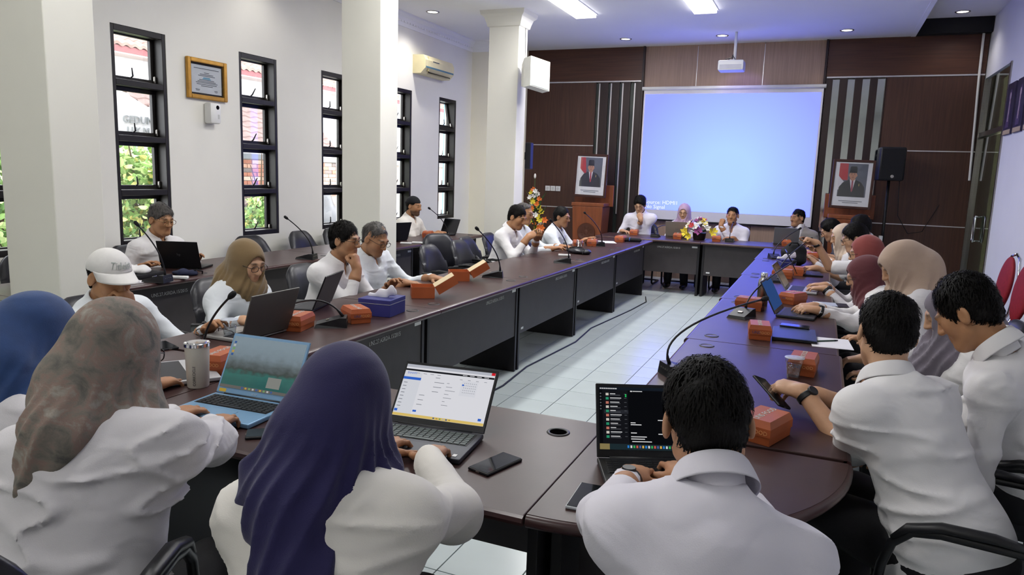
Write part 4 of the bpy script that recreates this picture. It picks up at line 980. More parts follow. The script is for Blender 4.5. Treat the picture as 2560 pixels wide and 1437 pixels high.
cr = rp.color_ramp; cr.elements[0].color = (*srgb('2c5a55'), 1); cr.elements[0].position = .25; cr.elements[1].color = (*srgb('7d8d97'), 1)
for p_, c_ in ((.42, '2f6660'), (.5, '39403c'), (.62, '5a6468'), (.8, '76858e')): q = cr.elements.new(p_); q.color = (*srgb(c_), 1)
L_.new(rp.outputs[0], e_.inputs[0]); e_.inputs[1].default_value = .8; L_.new(e_.outputs[0], a_.inputs[0]); L_.new(g_.outputs[0], a_.inputs[1]); L_.new(a_.outputs[0], o_.inputs[0])
t, ld = laptop(-1.80, 1.93, .05, 'open sky-blue laptop with a lake wallpaper before the floral hijab woman', '7fa6c8', 118, .335, .225, screen=wp, keys=True, keycol='26282d', deck='7fa6c8', bezel='7fa6c8')
ui(ld, .335, .225, [(0, 0, 1, .055, em('bar', '6c6a66', .7))] + [(.3 + .05 * i, .012, .325 + .05 * i, .045, em('ic%d' % (i % 4), ('3f5f9c', 'c9a24a', '7aa86a', 'c4c4c4')[i % 4], .7), 2) for i in range(9)] + [(.62, .1, .8, .3, em('thumb', '8b8d88', .7), 2)] + [(.02, .62 + .06 * i, .05, .66 + .06 * i, em('ic%d' % (i % 4), 'c9a24a', .5), 2) for i in range(5)])
lbl_text('logo', 'acer', .014, mat('logo_pale', 'b7cede', .4), ld, (0, -.005, .013), (math.pi / 2, 0, 0)); bx('sticker', (-.14, -.0046, .012), (.03, .0006, .012), mat('sticker_yellow', 'd9b23c', .5), ld)
# laptop with the meeting web page
pg = em('page', 'dcdce2', .85); t, ld = laptop(-1.09, 1.975, .12, 'open dark grey laptop showing a white web page before the navy hijab woman', '3c3d42', 131, .335, .222, screen=pg, keys=True, keycol='55605f', deck='3d4048')
G1 = em('grey', '8a8d96', .7); BLU = em('blue', '2f5fc0', .9); DK = em('dark', '23242a', .6)
R = [(0, .945, 1, 1, em('tab', 'b9bcc6', .8)), (0, .875, 1, .91, DK), (0, 0, 1, .05, em('task', 'd9bd6a', .85)), (.96, .95, 1, 1, em('red', 'c8202a', .9), 2), (0, .05, .2, .86, em('side', 'd2d4db', .85)), (0, .7, .2, .75, BLU, 2), (.21, .1, .25, .135, BLU, 2), (.66, .5, .84, .79, em('cal', 'd6d7de', .85), 2), (.67, .69, .69, .72, BLU, 3), (.93, .08, .965, .125, BLU, 2), (.005, .08, .04, .125, BLU, 2)]
for i in range(8): R.append((.02, .63 - .065 * i, .06 + .012 * ((i * 5) % 5), .642 - .065 * i, G1, 3))
for i in range(7): R.append((.36 if i < 4 else .23, .78 - .09 * i, .36 + .05 + .02 * ((i * 3) % 4) if i < 4 else .29, .79 - .09 * i, G1, 3)); R.append((.5, .7 - .07 * i, .53 + .02 * ((i * 7) % 5), .708 - .07 * i, G1, 3))
for i in range(5):
    for j in range(7): R.append((.69 + .021 * j, .74 - .045 * i, .698 + .021 * j, .75 - .045 * i, G1, 3))
for i in range(4): R.append((.13 + .08 * i, .835, .17 + .08 * i, .843, G1, 3)); R.append((.65 + .08 * i, .888, .7 + .08 * i, .897, em('page', 'dcdce2'), 3)); R.append((.63 + .09 * i, .80, .66 + .09 * i, .808, G1, 3))
for i in range(6): R.append((.45 + .035 * i, .014, .468 + .035 * i, .038, em('ic%d' % (i % 4), '3f5f9c'), 3))
ui(ld, .335, .222, R, [('zoom', .015, .03, .835, BLU)]); bx('sticker', (.145, .0, .0), (.012, .018, .0006), WHTP, t).location = (0, -.2, .0192)
# black laptop with a dark chat window
bk = em('chatbg', '0e0f13', .6); t, ld = laptop(-.405, 2.045, .42, 'open black laptop showing a dark chat list before the man in the middle', '1c1d22', 119, .312, .222, screen=bk, keys=True, keycol='17181b', deck='1f2024')
lt = em('lite', 'd8d8da', .8); gr_ = em('dim', '6f7278', .6); R = [(0, .95, 1, 1, em('menubar', '1b222c', .6)), (.0, .0, 1, .09, em('dock', '24343a', .6)), (0, 0, .1, .09, em('sand', '9a8a5c', .6), 2), (.035, .09, .3, .95, em('chatlist', '191a1f', .6)), (.05, .57, .3, .63, em('sel', '2f3138', .6), 2)]
for i in range(11):
    z = .88 - .068 * i; R += [(.07, z - .02, .1, z + .02, em('av%d' % (i % 3), ('d8d2c8', '2f9a72', 'c87a6a')[i % 3], .7), 3), (.115, z + .002, .17 + .02 * ((i * 3) % 4), z + .014, lt, 3), (.115, z - .018, .22 + .01 * ((i * 5) % 5), z - .01, gr_, 3), (.26, z + .004, .285, z + .01, gr_, 3)]
R += [(.27, .865, .285, .885, em('green', '25c060', .9), 3), (.27, .84, .285, .86, em('green', '25c060', .9), 3), (.325, .925, .345, .945, lt, 3), (.35, .93, .45, .942, lt, 3)] + [(.01, .88 - .05 * i, .024, .9 - .05 * i, gr_, 3) for i in range(6)]
for i, (x, z, w_) in enumerate(((.32, .42, .05), (.32, .39, .11), (.32, .26, .06), (.32, .2, .16), (.32, .165, .14), (.33, .125, .2), (.6, .47, .05), (.6, .25, .1))): R.append((x, z, x + w_, z + .014, lt, 3))
for i in range(20): R.append((.28 + .03 * i, .03, .298 + .03 * i, .07, em('app%d' % (i % 6), ('2f7fd0', 'd8d8da', '3fae5a', 'd05a4a', '4a5f9c', 'e0b050')[i % 6], .8), 3))
R += [(.01 + .02 * i, .965, .02 + .02 * i + .005, .983, lt, 3) for i in range(9)]
ui(ld, .312, .222, R)
GRP = 'laptops along the tables'
laptop(-2.47, 2.74, Lf, 'open silver laptop with a dark grey lid before the woman in olive', '6a6864', 108, .335, .23, deck='a9a8a6', keycol='2b2d33', keys=True, group=GRP)
laptop(-2.72, 3.5, Lf + .3, 'open black laptop before the man covering his mouth', '1b1b20', 112, .31, .215, group=GRP)
laptop(-4.66, 4.24, math.pi + .4, 'open black laptop before the grey-haired man by the window', '1a1b1f', 108, .325, .22, logo='hp', group=GRP)
laptop(-4.62, 7.38, Lf - .25, 'open black laptop peeking out beside the middle pillar', '1a1b20', 108, .32, .22, group=GRP)
laptop(-4.62, 8.64, -.35, 'open black laptop before the skullcap man', '17171b', 112, .31, .21, group=GRP)
laptop(-1.93, 10.66, math.pi, 'open taupe laptop before the woman in the lilac hijab', '8a8178', 105, .325, .225, logo='hp', group=GRP)
laptop(-.43, 10.55, math.pi + .1, 'open grey laptop before the man in the blazer', '6f7176', 100, .325, .225, logo='hp', group=GRP)
laptop(-.2, 4.95, Rt - .1, 'open thin dark laptop before the maroon hijab woman', '3b3d44', 118, .33, .225, screen=em('bluish', '3a5c9c', .5), group=GRP)
laptop(-.2, 6.1, Rt - .05, 'open silver laptop with a white keyboard before the coral hijab woman', 'a9a9ae', 122, .325, .22, deck='b9b9be', group=GRP)
laptop(-.18, 7.25, Rt + .1, 'open black laptop with a red glowing key before the man lifting the microphone', '222227', 118, .325, .22, group=GRP)
t = empty('laptop', (-.085, 4.22, TZ), .04, 'closed dark blue laptop lying before the man with the wristwatch', 'laptop', GRP)
MB().box((0, 0, .007), (.225, .32, .012), .003).build('base', BLKP, t); MB().box((0, 0, .0165), (.225, .32, .007), .003).build('lid', mat('lid_blue', '4a5478', .35, metal=.4), t)
phone(-.09, 4.4, 1.5, 'dark smartphone lying on the closed blue laptop', TZ + .021)
t = empty('tablet', (.1, 5.47, TZ), .1, 'flat tablet with a pale page beside the maroon hijab woman', 'tablet')
MB().box((0, 0, .005), (.24, .17, .01), .003).build('case', BLKP, t); bx('display', (-.03, 0, .0105), (.15, .15, .001), em('pale', 'b9bed6', .7), t)
laptop(-2.36, 1.98, 2.55, 'open white laptop with a purple edge beside the cap man', 'b9b8bd', 104, .33, .23, deck='c6c6c9', bezel='4b2f86', keys=False, group=GRP)
# loose things
def sheet(x, y, rz, w, l, lab, n='paper_sheet', z=TZ): return tag(MB().box((0, 0, .0012), (w, l, .0024)).build(n, PAPR, None, (x, y, z), (0, 0, rz)), lab, 'paper', 'loose papers')
sheet(-2.29, 2.25, .15, .21, .297, 'white paper lying beside the tumbler'); sheet(.1, 4.15, .08, .2, .26, 'white paper with a pen beside the closed laptop'); sheet(-4.42, 3.5, .1, .21, .297, 'white paper under the microphone of the window-side row'); sheet(-2.55, 9.15, .4, .21, .297, 'white paper near the far end of the left inner row'); sheet(-1.83, 2.28, .5, .2, .28, 'white paper half under the hidden plastic cup')
t = empty('pen', (.08, 4.17, TZ + .0028), -.9, 'dark green pen lying on the white paper', 'pen'); MB().tube([(0, -.07, .004), (0, .05, .004)], .004, 8).build('barrel', mat('pen_green', '2c4a3a', .3), t, smooth=True); MB().tube([(0, .05, .004), (0, .07, .004)], [.0045, .0035], 8).build('cap', BLKP, t, smooth=True)
phone(-.805, 1.825, -.28, 'black smartphone lying beside the dark grey laptop'); phone(-.5, 1.735, .05, 'smartphone with a white rim beside the man in the middle', edge='c9cdd2'); phone(-1.53, 1.72, -.9, 'black smartphone between the blue laptop and the navy hijab'); phone(-2.72, 2.36, 1.2, 'black smartphone lying before the cap man', edge='2a2a2e')
g_ = tag(glasses_obj((0, -.1, .02), np.eye(3), MATS['glasses_dark'], None, thick=.0022), 'folded black eyeglasses lying before the woman in olive', 'eyeglasses'); g_.name = 'eyeglasses'; g_.location = (-2.73, 2.63, TZ + .002); g_.rotation_euler = (0, 0, 1.2)
t = empty('handbag', (-2.42, 7.57, TZ), -.5, 'flat black leather pouch lying on the left inner row', 'bag'); f = Field((-.2, -.14, -.01), (.2, .14, .1), .012); f.add(ell((0, 0, .025), (.175, .1, .035)), .01).disp(lambda P: .006 * np.sin(P[0] * 40 + P[1] * 25)); f.cut(halfspace((0, 0, 0), (0, 0, 1), f.o, f.o + 1), .004)
link('pouch', to_mesh('pouch', [f.mesh()]), VINYL, t); MB().tube([(-.12, -.03, .05), (-.05, .0, .068), (.05, .0, .066), (.13, -.04, .05), (.15, -.09, .012)], .006, 6).build('strap', BLKC, t, smooth=True)
def remote(x, y, rz, lab): 
    t = empty('white_charger', (x, y, TZ), rz, lab, 'charger', 'white power adapters'); MB().box((0, 0, .011), (.045, .13, .02), .007).build('case', WHTP, t, smooth='auto'); bx('label_strip', (0, .0, .0215), (.02, .05, .0008), TXTW, t)
for a in ((-4.27, 3.86, -1.1, 'white power adapter beside the window-side microphone'), (-2.46, 7.2, -1.2, 'white power adapter beside the flat black pouch'), (-4.37, 7.16, -1.2, 'white power adapter beside the middle pillar, left one'), (-4.3, 7.3, -1.2, 'white power adapter beside the middle pillar, right one'), (-4.33, 7.86, -1.2, 'white power adapter before the skullcap man')): remote(*a)
t = empty('backpack', (-.24, 8.05, TZ), 0, 'black backpack slumped on the right inner row', 'bag'); f = Field((-.17, -.17, -.01), (.17, .17, .26), .014); f.add(ell((0, 0, .1), (.13, .11, .13)), .02).add(ell((.03, -.06, .06), (.09, .07, .07)), .03).disp(lambda P: .006 * np.sin(P[2] * 50 + P[0] * 20)); f.cut(halfspace((0, 0, 0), (0, 0, 1), f.o, f.o + 1), .004); link('sack', to_mesh('sack', [f.mesh()]), BLKC, t); MB().tube([(-.05, -.1, .2), (-.03, -.1, .235), (.03, -.1, .235), (.05, -.1, .2)], .008, 6).build('handle', BLKC, t, smooth=True)
t = empty('glass_mug', (-2.6, 8.14, TZ), 0, 'small clear glass mug before the man near the lectern', 'mug'); MB().lathe([(0, .004), (.033, .004), (.036, 0), (.038, .09), (.036, .09), (.034, .008), (0, .008)], 20).build('mug_wall', glass('mug_glass', (.9, .92, .92), .12), t, smooth=True); MB().tube([(.037, 0, .075), (.06, 0, .07), (.062, 0, .03), (.037, 0, .02)], .005, 6).build('handle', glass('mug_glass'), t, smooth=True)
t = empty('bottle', (-2.3, 9.35, TZ), 0, 'dark cylinder lying with a blue tie at the far end of the left row', 'umbrella'); MB().tube([(-.14, -.02, .03), (-.1, 0, .03), (.13, .03, .03), (.15, .033, .03)], [.01, .028, .026, .008], 10).build('roll', BLKC, t, smooth=True); MB().tube([(.0, -.022, .02), (0, -.005, .06), (0, .03, .055), (0, .045, .02)], .006, 6).build('tie', mat('tie_blue', '3a62b8', .6), t, smooth=True); t.name = 'folded_umbrella'
# jacket / cable heap beside the window laptop
t = empty('pouch_cables', (-4.38, 4.02, TZ), .3, 'navy cable pouch beside the black laptop on the window-side row', 'pouch'); f = Field((-.12, -.1, -.01), (.12, .1, .07), .01); f.add(ell((0, 0, .015), (.1, .05, .03)), .01).disp(lambda P: .006 * np.sin(P[0] * 70)); f.cut(halfspace((0, 0, 0), (0, 0, 1), f.o, f.o + 1), .004); link('cloth', to_mesh('cloth', [f.mesh()]), mat('navy_cloth', '1e2440', .8), t); MB().tube([(.05, -.02, .03), (.09, .0, .045), (.12, .03, .03), (.1, .06, .006)], .005, 6).build('loop', BLKC, t, smooth=True); t.name = 'cable_pouch'
t = empty('laptop_bag', (-4.62, 3.75, TZ), .2, 'black laptop sleeve with white cloth on the window-side row', 'bag'); MB().box((0, 0, .018), (.36, .27, .034), .012).build('sleeve', BLKC, t, smooth='auto'); f = Field((-.2, -.16, .02), (.2, .16, .13), .012); f.add(ell((0, 0, .05), (.16, .11, .035)), .01).disp(lambda P: .008 * np.sin(P[0] * 45 + P[1] * 30)); link('white_cloth', to_mesh('white_cloth', [f.mesh()]), SHIRTS['white'](), t)
# bouquet on the head table
def flower(b, c, r, n, mi, up=(0, 0, 1), cup_=.5, mic_=None):
    R_ = frame(up, (0.31, .9, .2))
    for i in range(n):
        a = 2 * math.pi * i / n + random.random() * .4; d = V3(math.cos(a), math.sin(a), 0); s = V3(-math.sin(a), math.cos(a), 0)
        P_ = [d * .1 * r, d * .55 * r + s * .33 * r + V3(0, 0, cup_ * .45 * r), d * r + V3(0, 0, cup_ * .7 * r * (1 + .4 * random.random())), d * .55 * r - s * .33 * r + V3(0, 0, cup_ * .45 * r)]
        b.raw([tuple(V3(c) + R_ @ p) for p in P_], [(0, 1, 2, 3)], mi)
    b.ball(tuple(V3(c) + R_ @ V3(0, 0, .15 * r)), r * .16, 6, 4, mi if mic_ is None else mic_)
FM = [mat('petal_' + n_, c_, .6, var=.12, vs=30) for n_, c_ in (('white', 'e9e6dc'), ('yellow', 'e3cf3c'), ('orange', 'e0742c'), ('purple', '8c3f78'), ('leaf', '3d6232'), ('red', 'b8342c'))]
def blossoms(t, spots, per_part=True):
    for c, r, mi, up in spots:
        b = MB(); flower(b, (0, 0, 0), r, 6, 0, up, .55); o = b.build('blossom', FM[mi], t, c); md = o.modifiers.new('thickness', 'SOLIDIFY'); md.thickness = .002
def leaves(t, spots):
    for c, d, l, w in spots:
        d = nrm(d); s = nrm(np.cross(d, (0.1, .2, 1))); b = MB(); b.raw([tuple(V3(0, 0, 0)), tuple(d * l * .45 + s * w), tuple(d * l), tuple(d * l * .45 - s * w)], [(0, 1, 2, 3)]); o = b.build('leaf', FM[4], t, c); md = o.modifiers.new('thickness', 'SOLIDIFY'); md.thickness = .0015
t = empty('bouquet', (-1.585, 10.5, TZ), 0, 'low flower arrangement in a dark bowl on the head table', 'flowers')
MB().lathe([(0, 0), (.075, 0), (.085, .02), (.095, .1), (.088, .1), (.07, .09), (0, .085)], 20).build('bowl', mat('bowl_dark', '1f1a18', .4), t, smooth='auto')
rg = random.Random(3); sp_ = []
for i in range(17):
    a = rg.uniform(0, 6.28); ph = rg.uniform(.15, 1.25); q = V3(math.cos(a) * math.sin(ph) * .19, math.sin(a) * math.sin(ph) * .11, .12 + .17 * math.cos(ph)); sp_.append((tuple(q), rg.uniform(.045, .06), rg.choice([0, 0, 1, 1, 3, 5, 0]), tuple(nrm(q - V3(0, .05, .1)))))
sp_ += [((-.19, -.06, .1), .075, 1, (-.5, -.8, .2)), ((.19, -.06, .12), .075, 1, (.5, -.8, .3)), ((.0, -.11, .13), .07, 3, (0, -1, .3)), ((-.1, -.09, .2), .05, 5, (-.3, -.9, .5)), ((.08, -.08, .22), .05, 0, (.2, -.9, .5)), ((.0, -.05, .3), .04, 3, (0, -.3, 1)), ((-.13, -.1, .05), .06, 1, (-.4, -1, 0))]
blossoms(t, sp_); leaves(t, [((0, -.02, .1), (math.cos(i), math.sin(i) * .7, rg.uniform(0, .6)), rg.uniform(.14, .22), .025) for i in np.linspace(0, 6.2, 14)])
# tall arrangement beside the pillar
t = empty('tall_bouquet', (-4.18, 10.75, 0), 0, 'tall arrangement of yellow and orange flowers beside the pillar', 'flowers')
MB().lathe([(0, 0), (.14, 0), (.11, .3), (.09, .62), (.13, .72), (.12, .72), (.08, .62), (0, .6)], 24).build('vase', mat('vase_green', '3c4a40', .35), t, smooth='auto')
sp_ = []
for i in range(26): a = i / 25; q = V3(.02 + .12 * math.sin(i * 2.4) * (1 - a * .6) - .04 * a, -.06 + .07 * math.cos(i * 1.7), .75 + .62 * a); sp_.append((tuple(q), .06 - .015 * a, [1, 2, 1, 0, 2, 1][i % 6] if a < .8 or i % 2 else 0, (.3 * math.sin(i * 2.4), -.9, .35)))
sp_ += [((.13, -.08, .78), .065, 2, (.4, -.9, .1)), ((.17, -.06, .9), .06, 2, (.5, -.8, .2))]
blossoms(t, sp_); leaves(t, [((0, 0, .7 + .03 * i), (math.sin(i * 2.1), -.5 + .5 * math.cos(i), .6 + .05 * i), .3, .02) for i in range(16)])
MB().tube([(0, 0, .7), (-.02, -.03, 1.2), (-.03, -.02, 1.56)], .005, 6).build('stem', FM[4], t); MB().ball((-.03, -.02, 1.58), (.018, .018, .04)).build('bud', FM[0], t, smooth=True)
# ------------------------------------------------------------------ things on the walls
t = empty('certificate_frame', (XL, 5.29, 2.372), 0, 'gold-framed certificate hanging on the window wall', 'picture')
GOLD = mat('gilt_frame', 'b98a3c', .35, metal=.6, var=.12, vs=20)
w, h = .475, .365
for s in (-1, 1): bx('frame_side', (.02, s * (w / 2 - .02), 0), (.035, .04, h), GOLD, t, .008); bx('frame_side', (.02, 0, s * (h / 2 - .02)), (.035, w - .08, .04), GOLD, t, .008)
bx('mat_board', (.008, 0, 0), (.008, w - .07, h - .07), mat('mat_black', '201c1a', .6), t); bx('document', (.013, 0, 0), (.002, w - .115, h - .115), mat('certificate_paper', 'd9dfe6', .5), t)
INK = mat('ink', '5d6670', .6); CYAN = mat('ink_cyan', '3c9cc0', .5); b = MB(); b2 = MB()
for i, (z, l) in enumerate(((.095, .3), (.06, .06), (.045, .16), (.032, .2), (-.005, .18), (-.018, .22), (-.03, .26), (-.045, .24), (-.06, .14))): b.box((.0145, 0, z), (.0008, l, .006))
for s, l in ((-1, .05), (1, .04)): b.box((.0145, s * .11, -.095), (.0008, l, .006)); b.box((.0145, s * .11, -.105), (.0008, l * .8, .004))
b2.box((.0145, 0, .015), (.0008, .08, .008)); b2.box((.0145, 0, .005), (.0008, .1, .006)); b.build('printed_lines', INK, t); b2.build('printed_name', CYAN, t); bx('front_glass', (.02, 0, 0), (.002, w - .08, h - .08), GL, t)
t = empty('freshener_dispenser', (XL, 5.32, 2.07), 0, 'white air freshener dispenser under the certificate', 'dispenser'); MB().box((.045, 0, 0), (.09, .13, .19), .018).build('case', WHTP, t, smooth='auto'); MB().lathe([(0, .002), (.018, .002), (.02, 0)], 16, (.09, .02, .055), R=Matrix.Rotation(math.pi / 2, 3, 'Y')).build('nozzle', BLKG, t); MB().box((.091, .03, -.03), (.003, .02, .04)).build('label_strip', TXTW, t)
t = empty('air_conditioner', (XL, 9.43, 3.06), 0, 'aged cream split air conditioner high on the window wall', 'air conditioner')
pr = [(0, -.12), (.13, -.12), (.2, -.05), (.205, .06), (.17, .125), (.0, .13)]; v = [(p[0], s * .42, p[1]) for s in (-1, 1) for p in pr]; n = len(pr); MB().raw(v, [tuple(range(n)), tuple(reversed(range(n, 2 * n)))] + [(i, n + i, n + (i + 1) % n, (i + 1) % n) for i in range(n)]).build('shell', IVOR, t)
bx('accent_strip', (.2035, 0, -.035), (.006, .8, .022), mat('ac_blue', '5f8496', .4), t); q = MB().box((.165, .03, -.086), (.01, .62, .05), rot=(0, -.78, 0)).build('outlet', BLKG, t)
for i in range(3): bx('louvre', (.175 - .016 * i, .03, -.085 - .016 * i), (.004, .6, .006), IVOR, t, rot=(0, .6, 0))
[bx('badge_mark', (.2065, -.19 + .045 * i, .055), (.003, .034, .014), mat('ink_dark', '4c5560', .5), t) for i in range(4)]; bx('seam', (.0, -.33, .01), (.41, .002, .2), mat('seam_ivory', 'bdb38c', .6), t).scale = (1, 1, 1)
t = empty('wall_loudspeaker', (-3.8, 9.1, 2.86), 0, 'white wedge loudspeaker bracketed to the far pillar', 'loudspeaker')
sb = MB(); fr = [(-.17, -.19), (.17, -.19), (.17, .19), (-.17, .19)]; bk_ = [(-.09, -.13), (.09, -.13), (.09, .15), (-.09, .15)]; v = [(p[0], -.13, p[1]) for p in fr] + [(p[0], .0, p[1] * .98) for p in fr] + [(p[0], .13, p[1]) for p in bk_]
sb.raw(v, [(0, 1, 2, 3), (0, 4, 5, 1), (1, 5, 6, 2), (2, 6, 7, 3), (3, 7, 4, 0), (4, 8, 9, 5), (5, 9, 10, 6), (6, 10, 11, 7), (7, 11, 8, 4), (11, 10, 9, 8)]); so = sb.build('cabinet', mat('speaker_ivory', 'e4e4da', .5), t, (.2, -.12, 0), (-.14, .12, 1.12))
bx('grille', (0, -.133, 0), (.32, .006, .36), mat('speaker_grille', 'c3d2cc', .6, bump=.3, bs=300), so, .002); bx('badge', (0.05, -.137, -.06), (.012, .002, .012), STEEL, so)
MB().tube([(0, .0, -.03), (.06, -.03, -.03), (.12, -.06, 0)], .014, 8).build('bracket', WHTP, t); MB().tube([(.1, -.0, .1), (.03, .02, .18), (.012, .02, .5), (.012, .02, .76), (.05, .02, .8)], .004, 6).build('cable', BLKP, t)
t = empty('column_loudspeaker', (-3.8, 9.32, 1.85), 0, 'slim black loudspeaker mounted beside the far pillar', 'loudspeaker'); MB().box((.045, 0, 0), (.08, .11, .36), .01).build('cabinet', BLKP, t); bx('grille', (.045, -.057, 0), (.07, .003, .33), BLKC, t); bx('bracket', (-.0, 0, 0), (.03, .04, .1), BLKP, t)
t = empty('switch_plates', (-4.31, YF - .03, wz(1.37)), 0, 'row of three white switch and socket plates on the wooden wall', 'switch')
for i in range(3):
    q = bx('plate', (-.095 + .095 * i, -.006, 0), (.085, .012, .085), WHTP, t, .003)
    if i < 2: bx('rocker', (-.095 + .095 * i, -.014, 0), (.04, .006, .05), mat('rocker', 'd3d3cf', .4), t, .002)
    else: MB().lathe([(0, 0), (.022, 0), (.024, .003)], 18, (.095, -.0135, 0), R=Matrix.Rotation(math.pi / 2, 3, 'X')).build('socket', mat('rocker', 'd3d3cf'), t)
t = empty('projector', (-1.38, 11.0, 3.2), 0, 'white ceiling projector on a short pole above the screen', 'projector')
MB().box((0, -.02, .01), (.35, .28, .14), .02).build('case', WHTP, t, smooth='auto'); MB().box((-.0, -.163, -.012), (.3, .004, .06), .001).build('front_grille', mat('proj_grey', 'c2c2cc', .5), t)
MB().lathe([(0, 0), (.03, .004), (.036, .02), (.036, .05)], 20, (.07, .12, .01), R=Matrix.Rotation(-math.pi / 2, 3, 'X')).build('lens', BLKG, t, smooth=True); MB().tube([(0, 0, .05), (0, 0, .1)], .05, 12).build('mount_plate', WHTP, t); MB().tube([(.03, 0, .09), (.03, 0, ZC - 3.2)], .02, 10).build('pole', WHTP, t, smooth=True)
for i in range(4): MB().tube([(-.1 + .05 * i, -.05, .05), (-.08 + .04 * i, -.04, .11), (.0, 0, .13 + .01 * i), (.03, .0, .2)], .005, 6).build('cable', BLKP, t, smooth=True)
l = bpy.data.lights.new('projector_beam', 'SPOT'); l.energy = 6; l.color = (.45, .35, 1.0); l.spot_size = math.radians(75); l.spot_blend = .5; lo_ = bpy.data.objects.new('projector_beam', l); COL.objects.link(lo_); lo_.parent = t; lo_.location = (.07, .2, 0); lo_.rotation_euler = (math.radians(62), 0, 0); l.shadow_soft_size = .03
def lectern(x, y, lab, plab, flag, tie, glare=False):
    t = empty('lectern', (x, y, 0), 0, lab, 'lectern', 'wooden lecterns')
    MB().box((0, 0, .58), (.42, .36, 1.1), .01, taper=1.2).build('column', PODW, t); MB().box((0, -.01, 1.16), (.54, .42, .06), .012).build('desk', PODW, t); MB().box((0, .12, 1.3), (.66, .03, .34), .008).build('back_board', PODW, t); MB().box((0, 0, .03), (.56, .46, .06), .01).build('plinth', PODW, t)
    MB().lathe([(0, .006), (.11, .006), (.12, .012), (.145, .012), (.15, 0)], 32, (0, -.212, .72), R=Matrix.Rotation(math.pi / 2, 3, 'X')).build('emblem', mat('emblem_wood', '4f2a18', .45), t, smooth='auto')
    b = MB()
    for i in range(10): a = 2 * math.pi * i / 10; b.box((.075 * math.cos(a), -.222, .72 + .075 * math.sin(a)), (.03, .006, .012), rot=(0, -a, 0))
    b.ball((0, -.22, .72), (.035, .008, .045)).build('emblem_relief', mat('emblem_wood', '4f2a18'), t)
    p = empty('portrait', (x, y - .12, 1.615), 0, plab, 'picture', 'framed portraits', (-.06, .02 if x < -1 else .02, 0)); w, h = .54, .68
    FR = mat('portrait_frame', '3c2018', .35, var=.15)
    for s in (-1, 1): bx('frame_side', (s * (w / 2 - .018), 0, 0), (.036, .03, h), FR, p, .006); bx('frame_side', (0, 0, s * (h / 2 - .018)), (w - .07, .03, .036), FR, p, .006)
    bx('mount', (0, .004, 0), (w - .07, .008, h - .07), mat('mount_white', 'e4e4e8', .4), p); pw, ph = .36, .46; z0 = .055
    def flat(name, poly, m, lv): b = MB(); M4 = Matrix(((1, 0, 0, 0), (0, 0, -1, 0), (0, 1, 0, z0), (0, 0, 0, 1))); b.prism([(q[0] * pw, q[1] * ph) for q in poly], .0004 + .0006 * lv, .0008 + .0006 * lv, 0, M4); b.build(name, m, p)
    flat('photo_background', [(-.5, -.5), (.5, -.5), (.5, .5), (-.5, .5)], mat('photo_grey', '5d6270', .4, var=.2, vs=4), 0)
    flat('photo_flag', [(-.5, .1), (-.2, -.1), (-.28, .5), (-.5, .5)] if flag else [(-.5, 0), (-.18, 0), (-.2, .5), (-.5, .5)], mat('photo_red', 'b8303a', .4), 1); flat('photo_flag_white', [(-.5, .12), (-.2, -.14), (-.35, -.3), (-.5, -.3)], mat('photo_white', 'd9d6dc', .4), 1.5)
    el = lambda cx, cy, rx, ry, n=22, a0=0, a1=2 * math.pi: [(cx + rx * math.cos(a0 + (a1 - a0) * i / n), cy + ry * math.sin(a0 + (a1 - a0) * i / n)) for i in range(n if a1 - a0 > 6.2 else n + 1)]
    flat('photo_suit', [(-.48, -.5), (.46, -.5), (.44, -.2), (.3, -.05), (.1, .02), (-.12, .02), (-.33, -.07), (-.46, -.22)], mat('photo_suit', '1d1f26', .4), 2); flat('photo_shirt', [(-.1, .03), (.1, .03), (.03, -.3), (-.02, -.3)], mat('photo_white', 'd9d6dc'), 3); flat('photo_tie', [(-.025, 0), (.03, 0), (.04, -.3), (.0, -.36), (-.03, -.3)], tie, 4)
    flat('photo_neck', el(0, .05, .09, .06), mat('photo_skin', 'b98468', .4), 4); flat('photo_face', el(0, .16, .13, .135), mat('photo_skin', 'b98468'), 5)
    for s in (-1, 1): flat('photo_ear', el(s * .13, .15, .02, .035), mat('photo_skin', 'b98468'), 4.5); flat('photo_eye', el(s * .05, .17, .022, .007), mat('photo_suit', '1d1f26'), 6); flat('photo_brow', el(s * .05, .2, .032, .006), mat('photo_suit', '1d1f26'), 6)
    flat('photo_nose', el(0, .13, .018, .03), mat('photo_skin2', 'a37256', .4), 6); flat('photo_mouth', el(0, .085, .04, .01), mat('photo_lip', '8a4b42', .4), 6)
    flat('photo_cap', [(-.135, .22), (.135, .22), (.125, .38), (.09, .42), (-.09, .42), (-.125, .38)], mat('photo_black', '15151a', .4), 7); flat('photo_pin', el(.24, -.13, .012, .04), mat('photo_gold', 'c9b060', .3), 5)
    b = MB(); b.box((0, -.0006, -.235), (.3, .0008, .009)); b.box((0, -.0006, -.258), (.2, .0008, .009)); b.build('caption', INK, p); bx('front_glass', (0, -.008, 0), (w - .07, .002, h - .07), GL, p)
lectern(-3.45, 11.33, 'wooden lectern with a carved round emblem left of the screen', 'framed portrait of a suited man with a red tie, on the left lectern', True, mat('tie_red', 'a02430', .4))
lectern(.335, 11.38, 'wooden lectern right of the screen, half hidden by the seated row', 'framed portrait of a suited man with a rose tie, on the right lectern', False, mat('tie_rose', 'a04a58', .4))
t = empty('stand_loudspeaker', (.8, 11.45, 0), .1, 'black loudspeaker on a pole stand right of the right lectern', 'loudspeaker')
